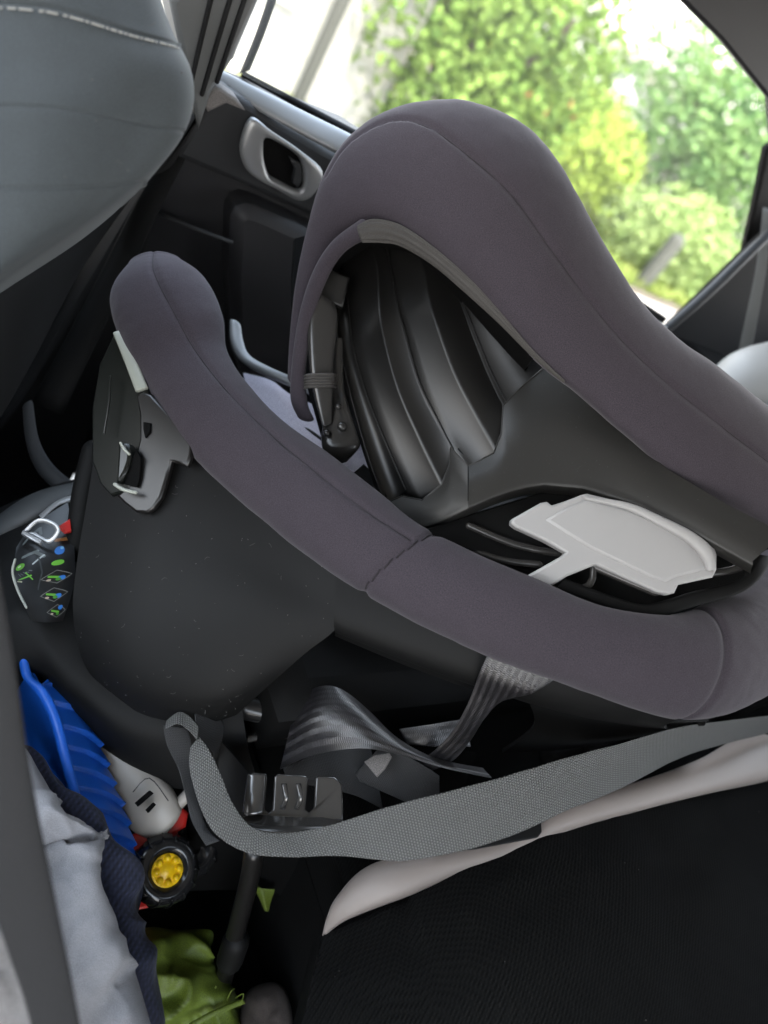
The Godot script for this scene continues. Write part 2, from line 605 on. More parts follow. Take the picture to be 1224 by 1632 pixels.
	mat("bark", 0.08, 0.06, 0.045, 0.95)
	var lf := mat("leaf", 0.8, 0.8, 0.8, 0.75, {"spec": 0.25})
	lf.vertex_color_use_as_albedo = true
	lf.backlight_enabled = true
	lf.backlight = Color(0.45, 0.5, 0.2)

# ------------------------------------------------------------------ the scene
func _ready() -> void:
	var X := Vector3(0.786, 0.499, 0.366)
	var U := Vector3(-0.068, 0.657, -0.751)
	X = X.normalized()
	U = (U - X * U.dot(X)).normalized()
	bas = Basis(X, U, X.cross(U))
	var cam := Camera3D.new()
	cam.name = "camera"
	cam.transform = Transform3D(bas, eye)
	cam.near = 0.02
	cam.far = 200.0
	var lens := CameraAttributesPhysical.new()
	lens.frustum_focal_length = 17.94
	lens.frustum_focus_distance = 0.72
	lens.exposure_aperture = 2.0
	cam.attributes = lens
	add_child(cam)
	cam.fov = 67.56
	cam.current = true

	var env := Environment.new()
	env.background_mode = Environment.BG_SKY
	var sm := ProceduralSkyMaterial.new()
	sm.sky_top_color = Color(0.80, 0.88, 0.97)
	sm.sky_curve = 0.3
	sm.sky_horizon_color = Color(1.0, 0.975, 0.94)
	sm.ground_horizon_color = Color(0.5, 0.5, 0.45)
	sm.ground_bottom_color = Color(0.4, 0.38, 0.33)
	var sky := Sky.new()
	sky.sky_material = sm
	env.sky = sky
	env.background_energy_multiplier = 1.1
	env.tonemap_mode = Environment.TONE_MAPPER_LINEAR
	env.tonemap_exposure = 8.0
	env.sdfgi_enabled = true
	env.ssao_enabled = true
	env.ssil_enabled = true
	var we := WorldEnvironment.new()
	we.name = "surroundings"
	we.environment = env
	add_child(we)
	var sun := DirectionalLight3D.new()
	sun.name = "sun"
	sun.light_energy = 0.8
	sun.light_color = Color(1.0, 0.97, 0.92)
	sun.light_angular_distance = 6.0
	sun.shadow_enabled = true
	sun.transform = Transform3D(basis_to(Vector3(-0.15, 1.0, 0.45)), Vector3(0, 6, 0))   # light comes from front, above, near side
	add_child(sun)

	make_materials()
	wob_noise.frequency = 0.9
	wob_noise.seed = 21
	outside()
	car()
	far_door()
	seats()
	seat_base()
	child_seat()
	straps()
	floor_things()
	settle()

# ---------------------------------------------------------------- outside
func outside() -> void:
	struct("road", box_mesh(Vector3(-40, -0.2, -40), Vector3(60, 0, 40)), M.asphalt)
	struct("soil", box_mesh(Vector3(-10, -0.05, -14), Vector3(30, 0.02, -3.6)), M.earth)
	leaves_strip()
	var wall := thing("garden_wall", "cream plastered wall with a patterned block panel beyond the car window", "wall")
	part(wall, "wall", box_mesh(Vector3(-2.0, 0.02, -4.45), Vector3(2.55, 1.3, -4.2)), M.plaster)
	for r in 3:
		for c in 5:
			var x := 1.12 + c * 0.15
			var y := 0.46 + r * 0.12
			var st := mb()
			block(st, Vector3(x, y, -4.2), Vector3(x + 0.13, y + 0.1, -4.175), 0.012)
			var b := part(wall, "block", fin(st), M.vent_block)
			var st2 := mb()
			block(st2, Vector3(x + 0.03, y + 0.03, -4.176), Vector3(x + 0.1, y + 0.07, -4.17), 0.004)
			part(b, "opening", fin(st2), M.vent_dark)
	var pst := mb()
	tube(pst, [Vector3(2.02, 0.02, -4.1), Vector3(2.02, 1.32, -4.1)], 0.035, 2)
	tag_single(part(self, numbered("drain_pipe"), fin(pst), M.post_wood), "brown drain pipe running up the cream wall beside the leafy shrub", "pipe")
	var pst2 := mb()
	var q := PZ(1000, 478, -3.75)
	tube(pst2, [Vector3(q.x, 0.0, -3.75), Vector3(q.x + 0.04, 0.40, -3.78)], 0.06, 2)
	tag_single(part(self, numbered("wooden_post"), fin(pst2), M.post_wood), "short grey brown post leaning in front of the yellow green bush", "post")
	bush("ivy_shrub", "tall leafy shrub with broad green leaves beside the cream wall", Vector3(3.05, 0.0, -4.35), Vector3(0.98, 0.85, 0.65), 0.80, 8000, 0.06, Color(0.10, 0.19, 0.035), Color(0.19, 0.28, 0.06), 1, true)
	bush("yellow_bush", "low yellow green bush in the middle of the window view", Vector3(4.35, 0.0, -4.9), Vector3(1.0, 0.5, 0.7), 0.42, 7500, 0.05, Color(0.19, 0.27, 0.04), Color(0.30, 0.38, 0.07), 2)
	bush("dark_tree", "bluish green tree on the right beyond the car window", Vector3(6.2, 0.0, -5.1), Vector3(1.35, 1.05, 1.0), 0.95, 13000, 0.055, Color(0.07, 0.16, 0.06), Color(0.17, 0.27, 0.09), 3)
	bush("pale_bush", "pale green bush low behind the leaning post", Vector3(5.5, 0.0, -4.15), Vector3(0.9, 0.42, 0.45), 0.3, 5000, 0.045, Color(0.17, 0.26, 0.07), Color(0.30, 0.38, 0.14), 4)
	bush("hedge", "distant light green hedge at the back of the garden", Vector3(4.6, 0.0, -9.0), Vector3(5.0, 0.40, 0.9), 0.3, 7000, 0.09, Color(0.13, 0.22, 0.06), Color(0.24, 0.34, 0.10), 5)

func tag_single(o: Node, label: String, category: String, kind := "") -> void:
	o.set_meta("label", label)
	o.set_meta("category", category)
	if kind != "":
		o.set_meta("kind", kind)

func leaf_mesh() -> ArrayMesh:
	var st := mb()
	st.set_smooth_group(-1)
	var tip := Vector3(0, 1, -0.12)
	var base := Vector3(0, 0, 0)
	var mid := Vector3(0, 0.5, 0.1)
	for s in [-1.0, 1.0]:
		var e := Vector3(0.42 * s, 0.45, -0.04)
		for v in [base, e, mid, mid, e, tip]:
			st.add_vertex(v)
	return fin(st)

var leaf_shape: ArrayMesh
var wob_noise := FastNoiseLite.new()
func bush(called: String, label: String, at: Vector3, r: Vector3, cy: float, count: int, size: float, dark: Color, light: Color, seed_: int, reds := false) -> void:
	if leaf_shape == null:
		leaf_shape = leaf_mesh()
	var t := thing(called, label, "tree" if called.ends_with("tree") else "bush")
	rng.seed = 100 + seed_
	var nz := FastNoiseLite.new()
	nz.seed = seed_
	nz.frequency = 1.6
	var st := mb()
	for k in 5:
		var a := TAU * k / 5.0 + seed_
		var top := at + Vector3(cos(a) * r.x * 0.5, cy + r.y * 0.35, sin(a) * r.z * 0.5)
		tube(st, [at + Vector3(cos(a), 0, sin(a)) * 0.04, at.lerp(top, 0.5) + Vector3(0.03, 0.05, 0), top], 0.022 - 0.002 * k, 4, 7)
	part(t, "trunk", fin(st), M.bark)
	var mm := MultiMesh.new()
	mm.transform_format = MultiMesh.TRANSFORM_3D
	mm.use_colors = true
	mm.mesh = leaf_shape
	mm.instance_count = count
	var n := 0
	var tries := 0
	while n < count and tries < count * 12:
		tries += 1
		var d := Vector3(rng.randfn(), rng.randfn(), rng.randfn()).normalized()
		var f := pow(rng.randf(), 0.4)
		var p := at + Vector3(0, cy, 0) + d * r * f
		var dens := nz.get_noise_3d(p.x, p.y, p.z)
		if p.y < 0.03 or dens < -0.30 + 0.25 * (f - 0.7):
			continue
		var s := size * rng.randf_range(0.6, 1.35)
		var up := (d * r.length() + Vector3(rng.randfn(), rng.randfn() - 0.5, rng.randfn())).normalized()
		var bb := basis_to(up, Vector3(rng.randfn(), rng.randfn(), rng.randfn()).normalized())
		mm.set_instance_transform(n, Transform3D(bb.scaled_local(Vector3.ONE * s), p))
		var c := dark.lerp(light, clampf(rng.randf() * 0.6 + 0.4 + dens, 0, 1))
		if reds and rng.randf() < 0.008:
			c = Color(0.30, 0.08, 0.05)
		mm.set_instance_color(n, c)
		n += 1
	mm.visible_instance_count = n
	var mi := MultiMeshInstance3D.new()
	mi.name = "foliage"
	mi.multimesh = mm
	mi.material_override = M.leaf
	mi.set_meta("kind", "stuff")
	t.add_child(mi, true)

func leaves_strip() -> void:
	if leaf_shape == null:
		leaf_shape = leaf_mesh()
	rng.seed = 55
	var mm := MultiMesh.new()
	mm.transform_format = MultiMesh.TRANSFORM_3D
	mm.use_colors = true
	mm.mesh = leaf_shape
	var count := 9000
	mm.instance_count = count
	for i in count:
		var p := Vector3(rng.randf_range(0.8, 7.5), 0.02, -3.65 - 1.2 * pow(rng.randf(), 1.3))
		var bb := basis_to(Vector3(rng.randfn() * 0.5, rng.randfn() * 0.5, 1), Vector3(rng.randfn(), 0, rng.randfn()).normalized())
		var s := rng.randf_range(0.04, 0.11)
		mm.set_instance_transform(i, Transform3D(Basis.from_euler(Vector3(rng.randfn() * 0.5, rng.randf() * TAU, rng.randfn() * 0.4)).scaled_local(Vector3(s * 0.3, s, s)), p))
		mm.set_instance_color(i, Color(0.14, 0.22, 0.04).lerp(Color(0.33, 0.36, 0.10), rng.randf()))
	var mi := MultiMeshInstance3D.new()
	mi.name = "grass"
	mi.multimesh = mm
	mi.material_override = M.leaf
	add_child(mi)
	tag_single(mi, "ragged strip of grass along the foot of the wall and bushes", "grass", "stuff")

# ---------------------------------------------------------------- the car's body
func car() -> void:
	var t := thing("car_body", "dark car interior with roof, window pillars and black floor", "car")
	part(t, "roof", box_mesh(Vector3(-0.62, 1.42, -0.80), Vector3(1.75, 1.47, 0.70), 0.01), M.headliner)
	part(t, "floor", box_mesh(Vector3(-0.9, 0.24, -0.9), Vector3(0.47, 0.28, 0.55)), M.carpet)
	part(t, "bench_box", box_mesh(Vector3(0.47, 0.24, -0.86), Vector3(1.9, 0.44, 0.55)), M.carpet)
	part(t, "boot_wall", box_mesh(Vector3(1.62, 0.44, -0.86), Vector3(1.66, 1.0, 0.62)), M.pillar_dark)
	part(t, "near_sill", box_mesh(Vector3(-0.9, 0.10, 0.56), Vector3(1.9, 0.36, 0.64)), M.pillar_dark)
	part(t, "near_rear_door", box_mesh(Vector3(0.25, 0.36, 0.56), Vector3(1.6, 1.02, 0.64), 0.02), M.pillar_dark)
	part(t, "near_pillar", box_mesh(Vector3(0.22, 1.02, 0.57), Vector3(0.40, 1.24, 0.63), 0.01), M.pillar_dark)
	part(t, "near_front_door", box_mesh(Vector3(-0.9, 0.36, 0.56), Vector3(-0.32, 1.0, 0.64), 0.02), M.pillar_dark)
	part(t, "near_header", box_mesh(Vector3(-0.5, 1.24, 0.60), Vector3(1.75, 1.419, 0.68), 0.02), M.pillar_dark)
	part(t, "front_bulkhead", box_mesh(Vector3(-0.95, 0.24, -0.9), Vector3(-0.9, 0.80, 0.62)), M.pillar_dark)
	part(t, "front_far_door", box_mesh(Vector3(-0.9, 0.24, -0.98), Vector3(0.26, 0.93, -0.90)), M.pillar_dark)
	part(t, "centre_console", box_mesh(Vector3(-0.7, 0.28, -0.26), Vector3(0.16, 0.56, -0.02), 0.03), M.pillar_dark)
	# pillar between the doors
	part(t, "pillar_cover", side_plate([[318, 210], [338, 150], [372, 96], [432, -40], [330, -40], [270, 0], [290, 90]], -0.86, 0.06, 0.006), M.pillar, "grey trim of the pillar between the doors")
	var st := mb()
	sausage(st, [[352, 60, 0.85, 338, 55, 0.85], [392, -30, 0.86, 374, -35, 0.86]], 0.8, {"sub": 6})
	sausage(st, [[372, 90, 0.84, 356, 92, 0.84], [424, -30, 0.85, 404, -36, 0.85]], 0.8, {"sub": 6})
	part(t, "door_seal", fin(st), M.satin)
	st = mb()
	for q in [[346, 130, 396, -20], [322, 150, 372, -20], [300, 150, 338, -10]]:
		tube(st, [PZ(q[0], q[1], -0.858), PZ((q[0] + q[2]) / 2.0, (q[1] + q[3]) / 2.0, -0.858), PZ(q[2], q[3], -0.858)], 0.0025, 4, 8)
	part(t, "trim_joint", fin(st), M.pillar_dark)
	part(t, "pillar_foot", side_plate([[338, 140], [250, 270], [150, 440], [20, 650], [-80, 780], [60, 860], [130, 740], [190, 560], [262, 300], [352, 128]], -0.872, 0.05, 0.006), M.pillar_dark)
	st = mb()
	sausage(st, [[328, 190, 0.88, 300, 180, 0.88], [262, 320, 0.89, 226, 305, 0.89], [190, 470, 0.91, 150, 455, 0.91], [100, 660, 0.93, 50, 640, 0.93]], 0.4, {"sub": 5})
	part(t, "rubber_seal", fin(st), M.flat_black)
	st = mb()
	sausage(st, [[52, 640, 0.90, 36, 650, 0.90], [62, 700, 0.90, 42, 708, 0.90], [86, 742, 0.90, 64, 758, 0.90], [130, 778, 0.90, 112, 800, 0.90]], 0.4, {"sub": 6, "dome": 0.5})
	part(t, "sill_strip", fin(st), M.door_upper, "grey strip on the door sill behind the swivel base")
	part(t, "pillar_top", box_mesh(Vector3(0.262, 1.05, -0.90), Vector3(0.342, 1.43, -0.862), 0.006), M.pillar)
	part(t, "door_header", box_mesh(Vector3(-0.6, 1.34, -0.86), Vector3(1.08, 1.43, -0.805), 0.01), M.pillar_dark)
	# rear quarter
	st = mb()
	plate_on(st, [Vector3(1.31, 1.05, -0.835), Vector3(1.17, 1.20, -0.835), Vector3(1.15, 1.30, -0.835), Vector3(1.08, 1.44, -0.835), Vector3(1.76, 1.44, -0.835), Vector3(1.76, 0.44, -0.835), Vector3(1.31, 0.44, -0.835)], Vector3(1.5, 1.0, -0.835), Vector3(0, 0, 1), 0.02, 0.003)
	part(t, "side_panel", fin(st), M.pillar_dark)
	part(t, "quarter_panel", side_plate([[1052, 535], [1120, 470], [1190, 402], [1212, 382], [1260, 345], [1320, 420], [1320, 760], [1100, 760]], -0.80, 0.012, 0.004), M.pillar_dark, "dark triangular trim behind the rear window")
	part(t, "rear_pillar", side_plate([[1186, 405], [1206, 320], [1222, 240], [1330, 160], [1340, 420], [1220, 400]], -0.83, 0.012, 0.004), M.pillar_dark)
	part(t, "roof_rail", side_plate([[1072, -14], [1150, 64], [1228, 160], [1236, 262], [1400, 262], [1400, -120], [1120, -120]], -0.80, 0.012, 0.004), M.door_plastic)
	st = mb()
	sausage(st, [[1050, 526, 1.105, 1056, 540, 1.10], [1120, 464, 1.12, 1128, 478, 1.115], [1188, 398, 1.15, 1196, 412, 1.145], [1240, 350, 1.19, 1246, 362, 1.185]], 0.6, {"sub": 5})
	part(t, "quarter_lip", fin(st), M.door_upper)
	var bst := mb()
	sausage(bst, [[1216, 330, 1.18, 1232, 334, 1.18], [1206, 420, 1.19, 1222, 424, 1.19], [1190, 500, 1.20, 1208, 505, 1.20], [1172, 580, 1.22, 1192, 586, 1.22], [1150, 660, 1.25, 1172, 666, 1.25]], 0.06, {"sub": 6})
	tag_single(part(self, numbered("hanging_belt"), fin(bst), M.pillar), "grey seat belt hanging down behind the rear window trim", "seat belt")

# ---------------------------------------------------------------- the far rear door
func far_door() -> void:
	var t := thing("rear_door", "far rear car door with black panel and silver handle", "car door")
	part(t, "door_panel", side_plate([[346, 132], [246, 300], [180, 520], [120, 760], [200, 1050], [1000, 1000], [1180, 640], [1052, 532], [560, 212]], -0.892, 0.05, 0.006), M.door_plastic)
	part(t, "upper_panel", side_plate([[348, 140], [318, 180], [276, 250], [380, 293], [490, 343], [760, 470], [1010, 590], [1050, 556], [760, 372], [520, 240], [400, 166]], -0.872, 0.03, 0.008), M.door_upper)
	part(t, "corner_cap", side_plate([[346, 138], [322, 160], [332, 180], [362, 166], [392, 178], [378, 158]], -0.864, 0.02, 0.003), M.pale_cloth, "pale triangular corner at the front end of the sill")
	var st := mb()
	sausage(st, [[240, 330, 0.93, 236, 338, 0.93], [300, 356, 0.93, 297, 362, 0.93], [372, 384, 0.935, 370, 389, 0.935]], 0.5, {"sub": 5, "seg": 10})
	part(t, "panel_joint", fin(st), M.door_upper)
	part(t, "armrest", side_plate([[372, 352], [380, 338], [396, 333], [412, 336], [492, 372], [760, 500], [960, 590], [960, 760], [400, 640], [374, 560], [368, 450]], -0.845, 0.05, 0.014), M.door_plastic)
	st = mb()
	sausage(st, [[352, 112, 0.865, 342, 132, 0.862], [420, 146, 0.873, 405, 172, 0.87], [500, 186, 0.89, 484, 216, 0.885], [580, 226, 0.905, 562, 258, 0.90], [760, 322, 0.95, 740, 358, 0.945], [1060, 520, 1.10, 1040, 552, 1.09]], 0.35, {"sub": 8, "e": 3.0, "dome": 0.2})
	part(t, "sill_trim", fin(st), M.satin)
	st = mb()
	sausage(st, [[390, 114, 0.90, 384, 122, 0.90], [470, 156, 0.905, 464, 166, 0.905], [560, 205, 0.925, 553, 216, 0.92], [760, 312, 0.965, 752, 324, 0.96], [1060, 506, 1.11, 1050, 518, 1.105]], 0.8, {"sub": 6})
	part(t, "window_seal", fin(st), M.flat_black)
	st = mb()
	sausage(st, [[382, 116, 0.90, 398, 112, 0.905], [408, 52, 0.90, 424, 48, 0.905], [436, -30, 0.90, 452, -34, 0.905]], 0.8, {"sub": 6})
	part(t, "window_frame", fin(st), M.pillar_dark)
	part(t, "window_glass", side_plate([[384, 118], [440, -60], [1050, -60], [1240, 120], [1230, 250], [1190, 410], [1054, 524], [560, 212]], -0.905, 0.004, 0.0005), M.window_glass)
	var h := part(t, "door_handle", handle_ring(), M.silver, "silver surround of the door opener")
	part(h, "recess", side_plate([[416, 222], [430, 214], [482, 250], [486, 290], [470, 308], [432, 288], [416, 256]], -0.866, 0.02, 0.002), M.deep_black)
	part(h, "lever", side_plate([[462, 252], [480, 262], [483, 288], [476, 300], [466, 292], [470, 270]], -0.858, 0.006, 0.002), M.door_upper)
	st = mb()
	sausage(st, [[366, 512, 0.90, 384, 520, 0.90], [368, 548, 0.895, 388, 545, 0.895], [384, 576, 0.89, 398, 566, 0.89], [420, 598, 0.885, 428, 584, 0.885], [462, 616, 0.885, 470, 602, 0.885], [520, 640, 0.885, 526, 624, 0.885]], 0.7, {"sub": 6, "dome": 0.6})
	part(t, "door_pull", fin(st), M.satin, "grey pull grip low on the door")

func handle_ring() -> ArrayMesh:
	var st := mb()
	var pairs := [[382, 228, 419, 236], [388, 262, 421, 258], [408, 282, 428, 279], [440, 298, 440, 288], [476, 317, 473, 303], [500, 306, 483, 292], [513, 272, 481, 262], [478, 240, 470, 244], [432, 208, 434, 222], [400, 187, 421, 220]]
	var s := []
	var n := Vector3(0, 0, 1)
	for q in pairs:
		s.append([on_plane(q[0], q[1], Vector3(0, 0, -0.862), n), on_plane(q[2], q[3], Vector3(0, 0, -0.860), n)])
	sausage(st, s, 0.4, {"closed": true, "sub": 5, "half": 0.006, "e": 3.0})
	return fin(st)

# ---------------------------------------------------------------- car seats
func seats() -> void:
	# front seat
	var t := thing("front_carseat", "grey cloth back of the front car seat with white stitching", "car seat")
	var g := grid([
		[[-90, -100, 0.50], [60, -90, 0.51], [180, -70, 0.535], [238, -50, 0.57], [228, -45, 0.68]],
		[[-90, 0, 0.495], [80, 0, 0.505], [205, 30, 0.53], [270, 42, 0.57], [250, 50, 0.68]],
		[[-90, 80, 0.49], [80, 95, 0.50], [225, 105, 0.525], [306, 122, 0.57], [280, 125, 0.68]],
		[[-90, 170, 0.485], [80, 180, 0.495], [210, 200, 0.525], [294, 205, 0.565], [270, 210, 0.68]],
		[[-90, 298, 0.485], [60, 300, 0.495], [170, 296, 0.52], [230, 290, 0.555], [220, 300, 0.67]],
		[[-90, 400, 0.49], [30, 390, 0.50], [100, 374, 0.52], [142, 362, 0.55], [135, 378, 0.66]],
		[[-90, 500, 0.50], [-50, 480, 0.515], [-24, 466, 0.53], [0, 456, 0.55], [-4, 470, 0.65]],
		[[-90, 560, 0.58], [-66, 530, 0.60], [-50, 510, 0.62], [-40, 500, 0.63], [-42, 506, 0.68]]], 16, 40)
	bent(g, func(v, u, p):
		var y: float = v * 7.0
		var d := 0.0
		for s in [3.0 - 0.1 * sin(u * 5.0), 4.0]:
			d -= 0.0014 * exp(-pow((y - s) / 0.024, 2.0))
		d -= 0.002 * exp(-pow((y - 1.0 - 0.45 * u) / 0.03, 2.0))
		d += 0.001 * sin(y * 1.7 + u * 4.0) * sin(u * 3.0)
		return d)
	var st := mb()
	skin(st, g)
	lint(part(t, "backrest", fin(st), M.front_cloth), g, 26, 12, 0.0014)
	part(t, "seat_core", box_mesh(Vector3(-0.42, 0.3, -0.84), Vector3(0.10, 0.62, -0.30), 0.04), M.front_side)
	part(t, "back_core", box_mesh(Vector3(-0.14, 0.6, -0.82), Vector3(0.085, 1.02, -0.62), 0.04), M.front_side)
	var nf := thing("near_front_carseat", "dark front car seat on the near side", "car seat")
	part(nf, "cushion", box_mesh(Vector3(-0.85, 0.3, 0.10), Vector3(-0.35, 0.56, 0.54), 0.04), M.front_side)
	part(nf, "backrest", box_mesh(Vector3(-0.50, 0.54, 0.12), Vector3(-0.36, 1.0, 0.53), 0.04), M.front_side)
	var sw := mb()
	var prev := Vector3.ZERO
	for i in 60:
		var u := 0.12 + 0.62 * i / 60.0
		var y := (1.0 + 0.45 * u + 0.1) / 7.0 * (g.size() - 1)
		var j: float = u * (g[0].size() - 1)
		var p: Vector3 = (g[int(y)][int(j)] as Vector3).lerp(g[int(y)][mini(int(j) + 1, g[0].size() - 1)], j - int(j)).lerp(g[int(y) + 1][int(j)], y - int(y))
		p += (eye - p).normalized() * 0.0012
		if i % 2 == 1:
			tube(sw, [prev, p], 0.0007, 1, 6)
		prev = p
	part(t, "stitching", fin(sw), M.stitch)
	part(t, "seat_side", patch([
		[[-90, 480, 0.66], [40, 430, 0.72], [130, 340, 0.78], [210, 250, 0.82], [280, 150, 0.84]],
		[[-90, 600, 0.68], [20, 540, 0.74], [100, 440, 0.80], [180, 330, 0.84], [262, 220, 0.86]],
		[[-90, 760, 0.70], [-10, 680, 0.76], [50, 580, 0.82], [130, 430, 0.86], [220, 300, 0.88]]], 5, 5, 0.01), M.front_side)
	st = mb()
	sausage(st, [[206, -30, 0.60, 224, -36, 0.60], [226, 4, 0.60, 244, -6, 0.60], [240, 26, 0.605, 262, 14, 0.605], [256, 36, 0.61, 262, 24, 0.61]], 0.8, {"dome": 0.6})
	part(t, "headrest_post", fin(st), M.steel)
	# rear seats
	var b := thing("rear_bench", "black rear car seat cushion with pale beige edge, front right", "car seat")
	var cg := grid([
		[[520, 1474, 0.70], [640, 1424, 0.70], [780, 1362, 0.715], [880, 1318, 0.74], [1010, 1286, 0.79], [1140, 1258, 0.87], [1290, 1222, 1.0]],
		[[500, 1545, 0.665], [650, 1500, 0.655], [790, 1450, 0.67], [900, 1410, 0.70], [1030, 1375, 0.74], [1160, 1345, 0.81], [1300, 1320, 0.92]],
		[[480, 1640, 0.635], [650, 1610, 0.61], [800, 1570, 0.62], [920, 1540, 0.64], [1060, 1500, 0.68], [1190, 1460, 0.74], [1320, 1430, 0.85]],
		[[450, 1760, 0.62], [640, 1760, 0.57], [800, 1740, 0.575], [950, 1720, 0.59], [1090, 1680, 0.63], [1220, 1640, 0.68], [1360, 1600, 0.77]]], 8, 10)
	bent(cg, func(v, u, p): return 0.008 * sin(PI * v) * sin(PI * u) + 0.006 * wob_noise.get_noise_3d(p.x * 12.0, p.y * 12.0, p.z * 12.0) - 0.006 * exp(-pow((u - 0.165 - 0.02 * v) / 0.012, 2.0)))
	st = mb()
	skin(st, cg, 0.06, Vector3.DOWN)
	lint(part(b, "cushion", fin(st), M.bench_black), cg, 10, 5, 0.0011)
	st = mb()
	sausage(st, [
		[514, 1490, 0.694, 518, 1492, 0.692],
		[522, 1462, 0.697, 541, 1473, 0.688],
		[538, 1430, 0.703, 574, 1456, 0.685],
		[582, 1386, 0.712, 640, 1430, 0.686],
		[660, 1362, 0.72, 720, 1396, 0.70],
		[780, 1334, 0.74, 800, 1364, 0.71],
		[900, 1284, 0.77, 900, 1320, 0.735],
		[1010, 1250, 0.81, 1020, 1290, 0.78],
		[1110, 1212, 0.87, 1130, 1264, 0.84],
		[1172, 1178, 0.93, 1210, 1248, 0.90],
		[1200, 1178, 0.97, 1270, 1232, 0.95],
		[1260, 1230, 1.02, 1290, 1250, 1.0]], 0.7, {"sub": 8, "dome": 0.3})
	part(b, "edge_trim", fin(st), M.beige_leather, "pale beige edge of the cushion")
	part(b, "front_face", patch([
		[[512, 1490, 0.70], [500, 1545, 0.665], [480, 1640, 0.635], [450, 1760, 0.62]],
		[[500, 1500, 0.76], [480, 1580, 0.74], [455, 1680, 0.72], [430, 1780, 0.70]]], 5, 5, 0.01), M.bench_black)
	var f := thing("far_seat_cushion", "black far rear seat cushion under the child seat base", "car seat")
	part(f, "cushion", box_mesh(Vector3(0.47, 0.44, -0.84), Vector3(1.2, 0.525, -0.13), 0.03), M.bench_black)
	st = mb()
	for k in 4:
		tube(st, [[880 + 70 * k, 1206 - 16 * k, 1.0], [960 + 75 * k, 1160 - 14 * k, 1.06], [1060 + 80 * k, 1100 - 10 * k, 1.12]], 0.016, 5, 10)
	part(f, "quilt_roll", fin(st), M.bench_black)
	var r := thing("rear_bench_bolster", "light grey upright back of the rear seat at the right edge", "car seat")
	st = mb()
	sausage(st, [[1120, 612, 1.16, 1160, 690, 1.10], [1150, 578, 1.18, 1230, 690, 1.10], [1186, 562, 1.19, 1300, 720, 1.12], [1240, 556, 1.20, 1400, 760, 1.14], [1330, 580, 1.22, 1480, 830, 1.16]], 0.8, {"dome": 0.6})
	part(r, "backrest", fin(st), M.pale_leather)
	st = mb()
	sausage(st, [[1150, 655, 1.07, 1158, 675, 1.07], [1200, 646, 1.07, 1204, 664, 1.07], [1290, 640, 1.09, 1294, 660, 1.09]], 0.8, {"dome": 0.5})
	part(r, "piping", fin(st), M.satin)
	part(r, "lower_back", box_mesh(Vector3(1.22, 0.44, -0.82), Vector3(1.40, 0.90, 0.5), 0.04), M.bench_black)

